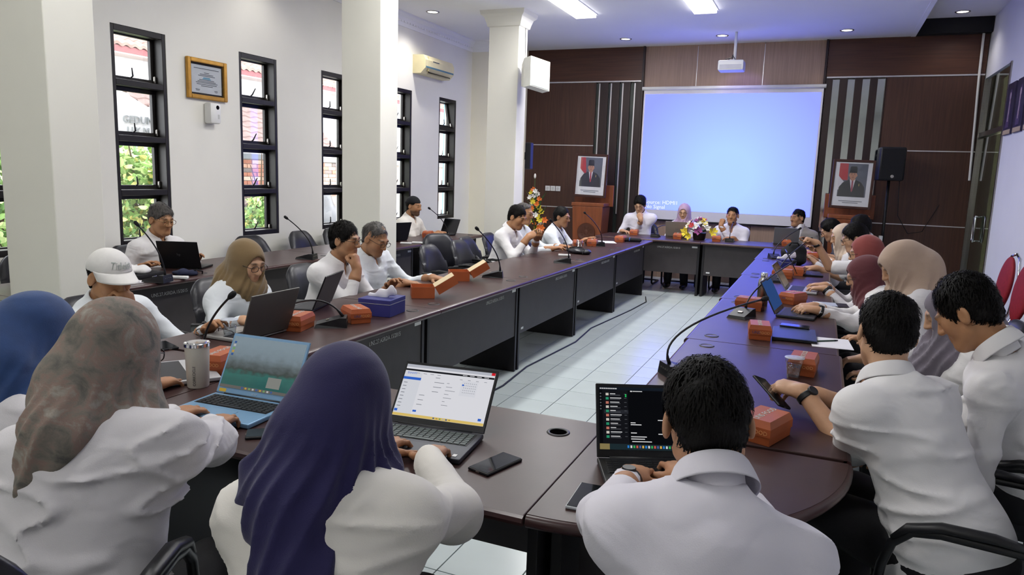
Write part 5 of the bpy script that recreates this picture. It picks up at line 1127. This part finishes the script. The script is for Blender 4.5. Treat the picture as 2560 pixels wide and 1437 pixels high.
MB().box((0, 0, 1.91), (.33, .28, .46), .03).build('cabinet', BLKP, t, smooth='auto'); bx('grille', (0, -.143, 1.91), (.28, .006, .41), BLKC, t, .002); MB().lathe([(0, .001), (.02, .001), (.022, 0)], 16, (.01, -.147, 1.74), R=Matrix.Rotation(math.pi / 2, 3, 'X')).build('badge', STEEL, t); bx('badge_strip', (.166, -.05, 1.85), (.003, .006, .09), STEEL, t); MB().tube([(0, 0, .25), (0, 0, 1.7)], .02, 10).build('pole', BLKP, t, smooth=True)
for i in range(3): a = i * 2.094 + .4; MB().tube([(0, 0, .75), (.4 * math.cos(a), .4 * math.sin(a), .012)], .013, 8).build('tripod_leg', BLKP, t, smooth=True)
MB().box((-.03, -.04, .87), (.05, .05, .09), .008).build('socket_adapter', WHTP, t); MB().tube([(.14, .05, 1.72), (.18, .1, 1.2), (.35, .2, .95), (.55, .3, .98), (.75, .34, 1.4), (.83, .36, 1.75)], .005, 6).build('cable', BLKP, t, smooth=True)
for i, (y, lab) in enumerate(((10.0, 'dark poster of a figure on the right wall, nearest the glass door'), (9.52, 'dark poster of a figure on the right wall, second from the door'), (9.04, 'dark poster of a figure on the right wall, third from the door'))):
    t = empty('wall_poster', (XR - .012, y, 2.52), 0, lab, 'poster', 'posters on the right wall'); bx('board', (0, 0, 0), (.02, .38, .58), mat('poster_dark', '2c2440', .4, var=.4, vs=6), t); bx('caption_strip', (-.0105, 0, -.26), (.002, .36, .05), mat('poster_cap', 'b9a58c', .5), t)
    f = MB(); f.ball((-.0105, 0, .15), (.002, .06, .07)); f.box((-.0105, 0, -.06), (.002, .16, .3), taper=.6); f.build('figure_print', mat('poster_fig', '4b3a5c', .5, var=.4, vs=10), t); f = MB(); f.box((-.012, .0, -.02), (.002, .045, .25)); f.ball((-.012, 0, .14), (.002, .04, .045)); f.build('figure_light', mat('poster_lit', 'a58f9c', .5, var=.3, vs=30), t)
# red chairs along the right wall
RED = mat('red_upholstery', '8f1726', .75, var=.12, vs=30, bump=.08, bs=120)
def red_chair(x, y, rz, lab):
    t = empty('red_chair', (x, y, 0), rz, lab, 'chair', 'red chairs along the right wall')
    for i in range(5): MB().box((0, .19 - .095 * i, .47), (.46, .098, .075), .03).build('seat_cushion', RED, t, smooth='auto')
    f = Field((-.27, -.36, .5), (.27, -.1, 1.05), .012); f.add(ell((0, -.24, .78), (.23, .04, .25), frame((0, -.12, 1), (0, 1, 0))), .01); link('backrest', to_mesh('backrest', [f.mesh()]), RED, t)
    for s in (-1, 1):
        MB().tube([(s * .2, .2, .012), (s * .21, .19, .42), (s * .22, -.2, .43), (s * .235, -.25, .55), (s * .235, -.29, .85), (s * .15, -.3, 1.02), (0, -.305, 1.05)], .012, 8).build('frame_tube', CHRM, t, smooth=True); MB().tube([(s * .22, -.2, .43), (s * .21, -.26, .012)], .012, 8).build('rear_leg', CHRM, t, smooth=True)
    return t
for y, lab in ((7.6, 'red upholstered chair by the right wall, farthest, with a black bag on it'), (6.98, 'red upholstered chair by the right wall, second farthest'), (6.36, 'red upholstered chair by the right wall, partly behind the bowed man'), (5.74, 'red upholstered chair by the right wall, nearest the camera')): red_chair(1.3, y, Rt, lab)
t = empty('handbag', (1.22, 7.3, .51), .3, 'black handbag slumped on the red chairs', 'bag'); f = Field((-.2, -.2, -.01), (.2, .2, .28), .012); f.add(ell((0, 0, .1), (.15, .12, .12)), .02).disp(lambda P: .01 * np.sin(P[2] * 45 + P[0] * 40 + P[1] * 20)); f.cut(halfspace((0, 0, 0), (0, 0, 1), f.o, f.o + 1), .004); link('sack', to_mesh('sack', [f.mesh()]), VINYL, t); MB().tube([(-.08, -.03, .18), (-.05, -.06, .27), (.05, -.06, .27), (.1, -.03, .17)], .009, 6).build('strap', VINYL, t, smooth=True)
# floor cable beside the left row
tag(MB().tube([(-2.2, 3.0, .006), (-2.17, 4.2, .006), (-2.12, 4.9, .006), (-2.17, 5.5, .006), (-2.1, 6.6, .006), (-2.16, 7.3, .006), (-2.05, 8.6, .006), (-2.02, 9.3, .006), (-2.12, 9.7, .006)], .007, 7).build('floor_cable', BLKP, None, smooth=True), 'black cable snaking on the tiles along the left inner row', 'cable')
t = tag(MB().tube([(-4.2, 8.86, .78), (-4.1, 8.95, .8), (-4.02, 9.0, .7), (-4.0, 9.0, .1), (-4.0, 9.05, .01)], .006, 6).build('hanging_cable', BLKP, None, smooth=True), 'black cable hanging off the end of the window-side row', 'cable')
# ------------------------------------------------------------------ outside the windows
struct(bx('ground_outside', (-14, 9, -.15), (16.5, 40, .1), mat('paving_outside', 'c4c2ba', .9)))
OB = empty('neighbour_building', (-11.2, 0, 0), 0, 'white neighbouring building with brown tiled roofs outside the windows', 'building')
OW = mat('outside_white', 'd2d2d6', .8); OT = mat('roof_clay', '94766d', .7, var=.25, vs=5); OT2 = mat('roof_brown', '76605b', .6, var=.15, vs=6)
bx('gable_wall', (-.1, 9.0, 1.8), (.2, 7, 3.6), OW, OB); bx('fascia', (.35, 14, 3.42), (.06, 22, .1), mat('fascia_pink', '8a5356', .6), OB); bx('eave_soffit', (.12, 14, 3.36), (.5, 22, .03), mat('soffit', 'c4b4b0', .7), OB); bx('far_wall', (-.1, 18.6, 1.0), (.2, 12.2, 2.0), mat('outside_grey', 'b9b6b8', .8), OB); bx('upper_wall', (-.14, 18.6, 2.9), (.2, 12.2, 1.0), OW, OB); bx('upper_window', (-.02, 13.6, 2.4), (.04, 1.2, .9), mat('far_pane', 'a9b4ba', .3), OB)
TXM = mat('sign_grey', '8b8f92', .6); lbl_text('sign_letters', 'GEDUNG', .18, TXM, OB, (.02, 9.43, 2.31), (math.pi / 2, 0, math.pi / 2), ext=.01); lbl_text('sign_letters', 'U.K.M', .18, TXM, OB, (.02, 9.36, 2.12), (math.pi / 2, 0, math.pi / 2), ext=.01)
def course(parent, x0, z0, y0, y1, dx, dz, pitch, m, amp):
    n = int((y1 - y0) / (pitch / 6)); v = []
    for i in range(n + 1):
        y = y0 + (y1 - y0) * i / n; s = amp * math.sin(2 * math.pi * y / pitch)
        for q in ((0, 0, -.03), (0, 0, 0), (dx, dz, 0)): v.append((x0 + q[0], y, z0 + q[1] + q[2] + s + (.02 if q[2] == 0 and q[0] == 0 else 0)))
    MB().raw(v, [(3 * i + k, 3 * i + 3 + k, 3 * i + 4 + k, 3 * i + 1 + k) for i in range(n) for k in (0, 1)]).build('tile_course', m, parent)
for i in range(18): course(OB, .4 - .16 * i, 3.5 + .1 * i, 4 + (max(0, i - 9)) * .1, 25, -.18, .115, .17, OT, .018)
for i in range(8): course(OB, 1.5 - .1 * i, 2.0 + .1 * i, 8.5 + (2.59 - 2.0 - .1 * i) * 1.235, 13.0, -.12, .115, .3, OT2, .012)
MB().tube([(1.52, 9.2, 2.0), (.7, 8.2, 2.8)], .03, 6).build('verge_board', OW, OB)
bw = empty('brick_wall', (-11.0, 0, 0), 0, 'red brick garden wall outside the windows', 'wall'); bx('core', (-.08, 16, .9), (.1, 11.5, 1.66), mat('mortar', 'a59a92', .9), bw); bx('coping', (-.05, 16, 1.78), (.2, 11.5, .1), mat('coping_grey', '8a9096', .7), bw)
BR = [mat('brick_%d' % i, c, .85, var=.15, vs=20) for i, c in enumerate(('c08a74', 'b57c66', 'cfa690', '857a76', 'd6bba8'))]; bms = []
for m in BR: me = MB().box((0, 0, 0), (.05, .27, .088), .004).mesh('brick'); me.materials.append(m); bms.append(me)
rg = random.Random(5); cnt = 0
for y0, y1 in ((11.2, 12.9), (13.6, 15.7)):
    for r in range(9):
        y = y0 + (.14 if r % 2 else 0)
        while y < y1 and cnt < 290:
            o = bpy.data.objects.new('brick', rg.choice(bms)); COL.objects.link(o); o.parent = bw; o.location = (-.02 + rg.uniform(-.006, .006), y, .98 + .086 * r); o.scale = (1, 1, .86); y += .285; cnt += 1
struct(bx('wall_outside_base', (-10.9, 16, .35), (.1, 11.5, .7), OW))
t = empty('parked_car', (-9.6, 11.4, 0), 0, 'dark parked vehicle seen low through a window', 'car'); f = Field((-.9, -1.6, 0), (.9, 1.6, 1.5), .06); f.add(ell((0, 0, .55), (.8, 1.5, .45)), .1).add(ell((0, .1, .95), (.65, .9, .38)), .15); f.cut(halfspace((0, 0, .25), (0, 0, 1), f.o, f.o + 5), .05); link('car_body', to_mesh('car_body', [f.mesh()]), mat('car_dark', '3a3d42', .3), t)
for sy in (-1, 1): MB().lathe([(0, -.1), (.3, -.1), (.33, 0), (.3, .1), (0, .1)], 20, (.7, sy * .95, .33), R=Matrix.Rotation(math.pi / 2, 3, 'Y')).build('wheel', BLKP, t, smooth='auto')
t = empty('blue_post', (-8.6, 16.0, 0), 0, 'pale blue post outside the farthest window', 'post'); bx('shaft', (0, 0, 2.0), (.14, .22, 4.0), mat('post_blue', '6f9ec4', .6), t); bx('foot', (0, 0, .05), (.25, .3, .1), OW, t)
def tree(x, y, lab, n, rx, ry, z0, z1, seed, cols):
    t = empty('tree', (x, y, 0), 0, lab, 'tree', 'trees outside the windows'); r = np.random.RandomState(seed)
    MB().tube([(0, 0, -.1), (.03, .02, .6), (-.02, .05, 1.2), (.05, 0, z1 * .8)], [.06, .05, .04, .02], 8).build('trunk', mat('bark', '5a4a3c', .9), t)
    for i in range(6): a = i * 1.1; MB().tube([(0, 0, .4 + .15 * i), (rx * .6 * math.cos(a), ry * .6 * math.sin(a), .8 + .2 * i)], [.02, .008], 6).build('branch', mat('bark', '5a4a3c'), t)
    b = MB()
    for i in range(n):
        d = r.normal(size=3); d /= np.linalg.norm(d); q = r.uniform(.55, 1.) ; c = V3(d[0] * rx * q, d[1] * ry * q, (z0 + z1) / 2 + d[2] * (z1 - z0) / 2 * q); u = nrm(r.normal(size=3) + (0.6, -.3, .2)); w = nrm(np.cross(u, r.normal(size=3))); L_ = r.uniform(.08, .14); W_ = L_ * .3; k = np.cross(u, w) * L_ * .12
        b.raw([tuple(c), tuple(c + u * L_ * .28 + w * W_ * .85 + k), tuple(c + u * L_ * .62 + w * W_ * .9 + k), tuple(c + u * L_), tuple(c + u * L_ * .62 - w * W_ * .9 + k), tuple(c + u * L_ * .28 - w * W_ * .85 + k)], [(0, 1, 2, 3), (0, 3, 4, 5)], int(r.randint(0, len(cols))))
    o = b.build('foliage', cols, t); o['kind'] = 'stuff'
LF = [mat('leaf_%d' % i, c, .5, var=.2, vs=5) for i, c in enumerate(('a3bf78', '8db068', 'bccd94', '729a5c', 'cfc77c'))]
tree(-8.1, 6.75, 'leafy shrub with large leaves outside the window beside the first pillar', 5200, .85, 1.0, .1, 1.85, 1, LF); tree(-8.0, 4.9, 'dense green shrub outside the leftmost window', 4200, .8, .9, .0, 2.0, 2, LF[1:4]); tree(-13.5, 13.8, 'pale tree rising behind the tiled roof', 3000, 1.3, 1.6, 3.6, 6.5, 4, LF[:3]); tree(-9.0, 9.95, 'small bush low outside the second window', 900, .35, .3, .3, 1.1, 6, LF)
# ------------------------------------------------------------------ people
def cloth(n, c, var=.08, vs=6, **k): return mat(n, c, .85, var=var, vs=vs, bump=.15, bs=350, sheen=.2, crease=.2, cs=5., **k)
HN = cloth('hijab_navy', '231f4e'); HB = cloth('hijab_denim', '24406f', .12, 20); HO = cloth('hijab_olive', '7d6746'); HLi = cloth('hijab_lilac', 'b79ab4'); HC = cloth('hijab_cream', 'cdb8a4'); HCo = cloth('hijab_coral', '8d4440'); HM = cloth('hijab_maroon', '5d2a30'); HBe = cloth('hijab_beige', 'b8a08e'); HLa = cloth('hijab_lavender', '77707c')
fm = bpy.data.materials.new('hijab_floral'); fm.use_nodes = True; N = fm.node_tree.nodes; L_ = fm.node_tree.links; b_ = N['Principled BSDF']; b_.inputs['Roughness'].default_value = .85
tc = N.new('ShaderNodeTexCoord'); n1 = N.new('ShaderNodeTexNoise'); n1.inputs['Scale'].default_value = 15; n1.inputs['Detail'].default_value = 8; n1.inputs['Roughness'].default_value = .62; n1.inputs['Distortion'].default_value = .5; r1 = N.new('ShaderNodeValToRGB')
for i, (p_, c_) in enumerate(((.3, '4f4f4c'), (.42, '6e6a62'), (.5, '82786e'), (.56, '8a746a'), (.62, '928a80'), (.72, 'aaa298'))):
    q = r1.color_ramp.elements[i] if i < 2 else r1.color_ramp.elements.new(p_); q.position = p_; q.color = (*srgb(c_), 1)
L_.new(tc.outputs['Object'], n1.inputs['Vector']); L_.new(n1.outputs['Fac'], r1.inputs[0]); L_.new(r1.outputs[0], b_.inputs['Base Color'])
n2 = N.new('ShaderNodeTexNoise'); n2.inputs['Scale'].default_value = 300; bp = N.new('ShaderNodeBump'); bp.inputs['Strength'].default_value = .15; bp.inputs['Distance'].default_value = .01; L_.new(tc.outputs['Object'], n2.inputs['Vector']); L_.new(n2.outputs['Fac'], bp.inputs['Height']); L_.new(bp.outputs[0], b_.inputs['Normal'])
rd = math.radians
def h(pos, d=None, palm=None, pose='rest', pole=None):
    o = dict(pos=pos, pose=pose)
    if d is not None: o['dir'] = d
    if palm is not None: o['palm'] = palm
    if pole is not None: o['pole'] = pole
    return o
def seat(x, y, yaw, lab, back=.06): chair(x - math.sin(yaw) * -back * -1 * -1 if 0 else x + math.sin(yaw) * back, y - math.cos(yaw) * back, yaw, lab)
SK1, SK2, SK3, SK4 = 'bd8e6e', 'b2835f', 'c99f7f', 'ad8160'
dn = (0, 0, -1)
# foreground, backs to the camera
yw = rd(20); c_ = chair(-1.42, .85, .5, 'black armchair under the floral hijab woman'); c_.scale = (1, 1, 1.12)
person('woman in a floral grey-pink hijab and white blouse typing on a blue laptop', (-1.385, .93), yw, (-1.558, 1.215, 1.138), (-4, -16, 0), lh=h((-1.86, 1.62, .80), (.1, 1, 0), dn, 'type'), rh=h((-1.665, 1.60, .805), (-.25, 1, 0), dn, 'type', (1, .1, -.5)), male=False, bulk=1.06, shirt='grey', res=.009, collar=False, wrinkle=.010, wfreq=38., width=.185, puff=.014, sleeve_end=1.03,
       hijab=dict(mat=fm, fold=.006, seed=4, size=1.02, cape=False, turn=1.), drape=lambda N, V: [(ell(N + V(0, .01, -.03), (.14, .12, .06)), .06), (cone(N + V(-.02, -.05, .06), N + V(-.01, -.13, -.03), .09, .075, (0, 1, 0), 1.2), .05), (cone(N + V(-.01, -.13, -.03), N + V(-.04, -.17, -.12), .07, .045, (0, 1, 0), 1.3), .04)], glasses='glasses_dark', hem=.36)
yw = rd(-8); seat(-2.2, 1.12, yw, 'black armchair under the denim blue hijab woman')
person('woman in a denim blue hijab at the left edge', (-2.2, 1.12), yw, (-2.16, 1.42, 1.06), (12, -22, 0), lh=h((-2.45, 1.8, .79), (0, 1, 0), dn), rh=h((-2.2, 1.85, .79), (0, 1, 0), dn), male=False, bulk=1.1, shirt='grey', res=.012, collar=False,
       hijab=dict(mat=HB, fold=.009, seed=12, size=1.06, cape=True), drape=lambda N, V: [(cone(N + V(.0, -.05, .02), N + V(-.03, -.13, -.16), .15, .15, (0, 1, 0), 1.7), .07)])
yw = rd(17); seat(-.82, 1.0, yw, 'black armchair under the navy hijab woman')
person('woman in a navy hijab and white blouse typing on the dark grey laptop', (-.82, 1.02), yw, (-.93, 1.28, 1.09), (-4, -16, 0), lh=h((-1.12, 1.68, .81), (.12, 1, -.05), dn, 'type', (-1, -.3, -.6)), rh=h((-.945, 1.675, .815), (-.22, 1, -.08), dn, 'type', (1, -.4, -.8)), male=False, shirt='cream', res=.008, collar=False, wrinkle=.005, puff=.02, width=.17, bulk=1.02,
       hijab=dict(mat=HN, fold=.007, seed=21, size=1.03, cape=False, turn=.4), drape=lambda N, V: [(ell(N + V(0, .01, -.02), (.15, .12, .06)), .06), (cone(N + V(-.02, -.04, .06), N + V(-.03, -.12, -.05), .105, .09, (0, 1, 0), 1.3), .05), (cone(N + V(-.03, -.125, -.05), N + V(.0, -.19, -.17), .09, .08, (0, 1, 0), 1.4), .04), (cone(N + V(.0, -.19, -.17), N + V(.03, -.215, -.36), .08, .065, (0, 1, 0), 1.5), .04), (cone(N + V(-.07, -.03, .03), N + V(-.12, -.065, -.01), .055, .045, (0, 1, 0), 1.2), .04), (cone(N + V(-.12, -.065, -.01), N + V(-.14, -.085, -.1), .042, .03, (0, 1, 0), 1.2), .03)], hem=.36)
yw = rd(24); seat(-.1, 1.14, yw, 'black armchair under the man in the middle foreground')
person('man with short black hair and white shirt typing on the black laptop, back to camera', (-.11, 1.14), yw, (-.183, 1.495, 1.108), (-8, -24, -4), lh=h((-.405, 1.80, .815), (-.02, 1, -.1), dn, 'type', (-.8, -.35, -.8)), rh=h((-.27, 1.88, .815), (-.45, .9, -.05), dn, 'type', (1, -.3, -.6)), skin=SK1, hair='hair_black', hairp=dict(top=.014, side=.008, nape=-.05, strand=.035), shirt='lilac', res=.008, wrinkle=.013, puff=.016, watch=-1, sleeve_end=.86, hres=.0045, width=.178, neck=.01, drop=.13)
yw = rd(52); seat(.47, 2.42, rd(78), 'black armchair under the short-sleeved man')
person('man in a white short-sleeved shirt leaning on the corner table with phone and wristwatch', (.45, 2.36), yw, (.225, 2.62, 1.13), (-36, -14, 4), lh=h((-.005, 2.70, .87), (-.75, .3, .05), (.2, .2, -1), 'hold', (.3, -.6, -1)), rh=h((.04, 2.80, .84), (-.8, .2, 0), (0, -.4, -.8), 'rest', (1, 0, -.6)), skin=SK3, hair='hair_black', hairp=dict(top=.016, side=.008, nape=-.055), shirt='white', sleeve='short', res=.009, wrinkle=.010, watch=-1, bulk=1.1, hem=.43, hres=.0048)
yw = rd(75); seat(.8, 3.08, yw, 'black armchair under the young man looking down')
person('young man with thick black hair looking down, white shirt, at the right edge', (.77, 3.02), yw, (.50, 2.95, 1.17), (-8, -34, 0), lh=h((.36, 2.85, .62), (-1, .2, 0), dn), rh=h((.38, 3.05, .62), (-1, -.1, 0), dn), skin=SK2, hair='hair_black', hairp=dict(top=.026, side=.009, nape=-.05, fringe=.0), shirt='white', res=.011, wrinkle=.009)
# left inner row, facing the aisle
F = Lf
seat(-3.12, 2.55, F, 'black armchair under the man in the white cap')
person('man in a white cap holding his hand to his mouth', (-3.17, 2.42), F, (-3.05, 2.36, 1.06), (-8, -14, 0), rh=h((-2.93, 2.36, .90), (-.15, -.1, .95), (-.9, .0, .2), 'pinch', (1., -.3, -.8)), lh=h((-2.75, 2.65, .79)), skin=SK2, hair='hair_dark', hairp=dict(top=.0, side=.004), cap='golf', shirt='cool', res=.012, hres=.0045)
seat(-3.08, 3.36, F, 'black armchair under the olive hijab woman')
person('woman in an olive brown hijab with glasses looking at a silver laptop', (-3.18, 3.25), F, (-3.04, 3.24, 1.045), (-8, -16, 0), rh=h((-2.72, 2.86, .80), (1, -.2, 0), dn, 'type'), lh=h((-2.7, 3.0, .80), (1, -.2, 0), dn, 'type'), male=False, shirt='cool', res=.012, collar=False, glasses='glasses_dark', skin=SK3, hres=.0042, hijab=dict(mat=HO, fold=.007, seed=31, cape=False), drape=lambda N, V: [(ell(N + V(0, .015, -.025), (.135, .13, .06)), .05), (ell(N + V(0, .09, -.06), (.085, .05, .06)), .05), (cone(N + V(.03, -.06, .02), N + V(.06, -.13, -.1), .085, .05, (0, 1, 0), 1.4), .05)])
seat(-3.08, 4.2, F, 'black armchair under the man covering his mouth')
person('man with glasses resting his fist against his mouth', (-3.17, 4.08), F, (-3.0, 4.12, 1.115), (6, -4, 0), rh=h((-2.865, 4.07, .93), (-.25, .1, .95), (-1, .0, .1), 'fist', (.6, -.3, -1)), lh=h((-2.75, 4.3, .79)), skin=SK4, hair='hair_dark', hairp=dict(top=.014, side=.008), shirt='white', res=.012, hres=.0045, glasses='glasses_dark')
seat(-3.1, 4.8, F, 'black armchair under the balding man looking down')
person('balding man with glasses looking down at the table', (-3.2, 4.66), F, (-3.05, 4.565, 1.09), (-6, -24, 0), rh=h((-2.76, 4.5, .79), (1, .3, 0), dn), lh=h((-2.72, 4.85, .79), (1, -.2, 0), dn), skin=SK4, hair='hair_grey', hairp=dict(top=.003, side=.004, front=.0), shirt='cool', res=.013, glasses='glasses_dark', beard=.25, bulk=1.08, hres=.0045, shoes='shoe_grey')
seat(-3.22, 7.1, F, 'black armchair under the man pointing at his phone')
person('man with sunglasses pushed up in his hair looking at his hands', (-3.18, 7.1), F, (-2.98, 7.12, 1.15), (-10, -20, 0), rh=h((-2.78, 6.95, .955), (.3, .5, .3), (-.3, .6, -.5), 'point'), lh=h((-2.76, 7.15, .93), (.3, -.5, .3), (0, 0, 1), 'hold'), skin=SK2, hair='hair_dark', hairp=dict(top=.018), shirt='white', res=.014, glasses=None)
seat(-3.25, 7.75, F, 'black armchair under the second man at the far left row')
person('balding man with glasses behind the man pointing at his phone', (-3.28, 7.75), F, (-3.15, 7.73, 1.16), (0, -8, 0), rh=h((-2.75, 7.6, .79)), lh=h((-2.75, 7.9, .79)), skin=SK2, hair='hair_grey', hairp=dict(top=.003, side=.004, front=-.01), shirt='cool', res=.016, glasses='glasses_dark')
seat(-3.2, 8.62, F, 'black armchair under the man near the lectern')
person('man with glasses and short sleeves seated near the left lectern', (-3.18, 8.62), F, (-3.0, 8.61, 1.09), (-4, -8, 0), rh=h((-2.72, 8.5, .79)), lh=h((-2.72, 8.8, .79)), skin=SK4, hair='hair_black', hairp=dict(top=.018), shirt='cool', sleeve='short', res=.016, glasses='glasses_dark')
# window-side row
seat(-4.98, 4.3, F, 'black armchair under the grey-haired man')
person('grey-haired man with gold glasses behind a black laptop by the window', (-5.0, 4.28), F, (-4.9, 4.275, 1.145), (-6, -10, 0), rh=h((-4.82, 4.0, .79)), lh=h((-4.78, 4.5, .8)), skin=SK2, hair='hair_grey', hairp=dict(top=.018, side=.012), shirt='white', res=.013, hres=.0048, glasses='glasses_gold')
seat(-4.98, 8.2, F, 'black armchair under the skullcap man')
person('bearded man in a black skullcap typing on a laptop', (-5.0, 8.2), F, (-4.9, 8.21, 1.145), (0, -6, 0), rh=h((-4.68, 8.3, .80), (.6, .6, 0), dn, 'type'), lh=h((-4.66, 8.45, .80), (.6, .5, 0), dn, 'type'), skin=SK2, hair='hair_black', hairp=dict(top=0., side=.004), cap='kufi', shirt='cream', sleeve='short', res=.016, beard=.8, watch=1, bulk=1.1)
seat(-4.98, 3.44, F, 'black armchair hidden behind the leftmost pillar')
person('person in white mostly hidden behind the leftmost pillar', (-5.0, 3.46), F, (-4.96, 3.46, 1.12), (0, -5, 0), rh=h((-4.72, 3.13, .88), (.2, -.2, .8), (-1, 0, 0), 'fist', (0, -1, -.8)), lh=h((-4.75, 3.3, .79)), skin=SK3, hair='hair_black', shirt='lilac', res=.02)
# head table
yw = math.pi
for x, y, who in ((-2.56, 11.1, 'chin-resting man'), (-1.92, 11.15, 'lilac hijab woman'), (-1.21, 11.12, 'man raising his fist'), (-.3, 11.18, 'man in the grey blazer')): seat(x, y, yw, 'black armchair at the head table under the ' + who)
person('man at the head table resting his chin on his hand', (-2.56, 11.12), yw, (-2.58, 11.0, 1.205), (0, -24, 0), lh=h((-2.52, 10.86, .985), (-.45, .1, .9), (0, 1, .2), 'fist', (1, .4, -1)), rh=h((-2.78, 10.8, .80), (.8, -.4, 0), dn), skin=SK3, hair='hair_black', hairp=dict(top=.03, side=.018, fringe=.015), shirt='lilac', res=.014, glasses='glasses_dark', watch=-1, hres=.006, opens=1)
person('woman in a lilac hijab and glasses behind a laptop at the head table', (-1.92, 11.15), yw, (-1.916, 11.05, 1.12), (0, -10, 0), lh=h((-1.8, 10.85, .79)), rh=h((-2.05, 10.85, .79)), male=False, skin=SK3, shirt='white', collar=False, res=.014, glasses='glasses_dark', hijab=dict(mat=HLi, fold=.007, seed=41), hres=.006)
person('man at the head table raising his fist while speaking', (-1.21, 11.12), yw, (-1.21, 11.0, 1.11), (-4, 2, 0), rh=h((-1.34, 10.84, .96), (.15, .1, .9), (.4, .8, 0), 'fist', (-.6, -.2, -1)), lh=h((-1.15, 10.78, .80), (-.8, -.3, 0), dn), skin=SK2, hair='hair_black', hairp=dict(top=.012, side=.005), shirt='lilac', res=.014, hres=.006, bulk=1.05)
pr_, inf = person('man in a grey blazer over a white shirt at the head table', (-.3, 11.2), yw, (-.326, 11.1, 1.12), (-48, -2, 0), lh=h((-.15, 10.9, .79)), rh=h((-.5, 10.9, .79)), skin=SK4, hair='hair_black', hairp=dict(top=.008, side=.004), shirt='blazer', res=.014, hres=.006, collar=False, opens=0)
fv = Field(inf['Nb'] + V3(-.14, -.1, -.42), inf['Nb'] + V3(.14, .25, .06), .01); fv.add(ell(inf['Nb'] + inf['fw'] * .055 - inf['sp'] * .18, (.065, .085, .25), inf['B']), .02).add(cone(inf['Nb'] - inf['sp'] * .02, inf['Nb'] + inf['sp'] * .025, .075, .068), .02)
link('shirt_front', to_mesh('shirt_front', [fv.mesh()]), SHIRTS['white'](), pr_)
# right inner row, facing the aisle the other way
F = Rt
for x, y, who in ((.55, 9.25, 'man in the navy jacket'), (.52, 8.3, 'cream hijab woman'), (.62, 8.85, 'man behind the cream hijab'), (.58, 7.45, 'man lifting the microphone'), (.6, 6.12, 'coral hijab woman'), (.58, 5.35, 'maroon hijab woman'), (.66, 4.6, 'beige hijab woman'), (.76, 3.65, 'lavender hijab woman')): seat(x, y, F, 'black armchair at the right inner row under the ' + who)
person('man in a dark navy jacket with glasses bent over the far right table', (.42, 9.22), F, (.095, 9.3, 1.075), (5, -30, 0), lh=h((-.05, 9.05, .79)), rh=h((-.05, 9.4, .79)), skin=SK3, hair='hair_black', hairp=dict(top=.028, side=.018), shirt='navy', res=.016, glasses='glasses_dark')
person('woman in a cream hijab between two black-haired men at the far right', (.46, 8.28), F, (.2, 8.25, 1.075), (10, -18, 0), lh=h((-.02, 8.1, .79)), rh=h((-.02, 8.4, .79)), male=False, skin=SK3, shirt='grey', collar=False, res=.016, hijab=dict(mat=HC, fold=.008, seed=51))
person('black-haired man in white behind the cream hijab, turned away', (.6, 8.85), F, (.385, 8.75, 1.15), (30, -20, 0), lh=h((.1, 8.7, .79)), rh=h((.1, 9.0, .79)), skin=SK3, hair='hair_black', hairp=dict(top=.03, side=.02), shirt='white', res=.016)
person('man with glasses and a black wristwatch lifting the gooseneck microphone', (.55, 7.45), F, (.285, 7.35, 1.12), (8, -18, 0), lh=h((-.03, 7.12, 1.075), (-.85, .1, .35), (0, -.2, -1), 'fist', (.2, -.5, -1)), rh=h((-.02, 7.55, .80), (-1, 0, 0), dn, 'type'), skin=SK3, hair='hair_black', hairp=dict(top=.03, side=.02, fringe=.01), shirt='white', sleeve='short', res=.014, glasses='glasses_dark', watch=-1)
person('woman in a coral red hijab typing on a silver laptop', (.56, 6.12), F, (.318, 6.12, 1.10), (6, -14, 0), lh=h((.07, 6.0, .81), (-1, 0, 0), dn, 'type'), rh=h((.07, 6.22, .81), (-1, -.1, 0), dn, 'type'), male=False, skin=SK3, shirt='grey', collar=False, res=.014, glasses='glasses_dark', watch=-1, hijab=dict(mat=HCo, fold=.007, seed=61))
person('woman in a maroon hijab with dark glasses holding her wrists at the table', (.53, 5.35), F, (.29, 5.43, 1.0), (8, -20, 0), lh=h((.02, 4.93, .81), (-.9, -.3, .1), (0, .3, -1), 'hold'), rh=h((.0, 5.02, .82), (-.8, -.5, 0), (0, .2, -1), 'rest'), male=False, skin=SK3, shirt='white', collar=False, res=.013, glasses='glasses_dark', watch=-1, hijab=dict(mat=HM, fold=.007, seed=71, size=1.04))
person('woman in a beige hijab bowing her head', (.64, 4.6), F, (.435, 4.64, 1.155), (14, -28, 0), lh=h((.28, 4.35, .66)), rh=h((.28, 4.7, .7)), male=False, skin=SK3, shirt='grey', collar=False, res=.013, hijab=dict(mat=HBe, fold=.010, seed=81, size=1.1), drape=lambda N, V: [(cone(N + V(0, -.04, .06), N + V(-.03, -.08, -.15), .13, .12, (0, 1, 0), 1.3), .06)])
person('person in a lavender grey hijab almost hidden behind the young man', (.74, 3.65), F, (.555, 3.64, 1.06), (0, -24, 0), lh=h((.33, 3.9, .64)), rh=h((.33, 4.05, .64)), male=False, skin=SK3, shirt='white', collar=False, res=.014, hijab=dict(mat=HLa, fold=.010, seed=91, size=1.0), drape=lambda N, V: [(cone(N + V(0, .0, .02), N + V(.05, .1, -.16), .14, .12), .06)])
# phone in the short-sleeved man's hand
phone(-.115, 2.70, 1.2, 'black smartphone tilted in the short-sleeved man\'s hand', z=.85, rot=(.5, .35, 1.0))
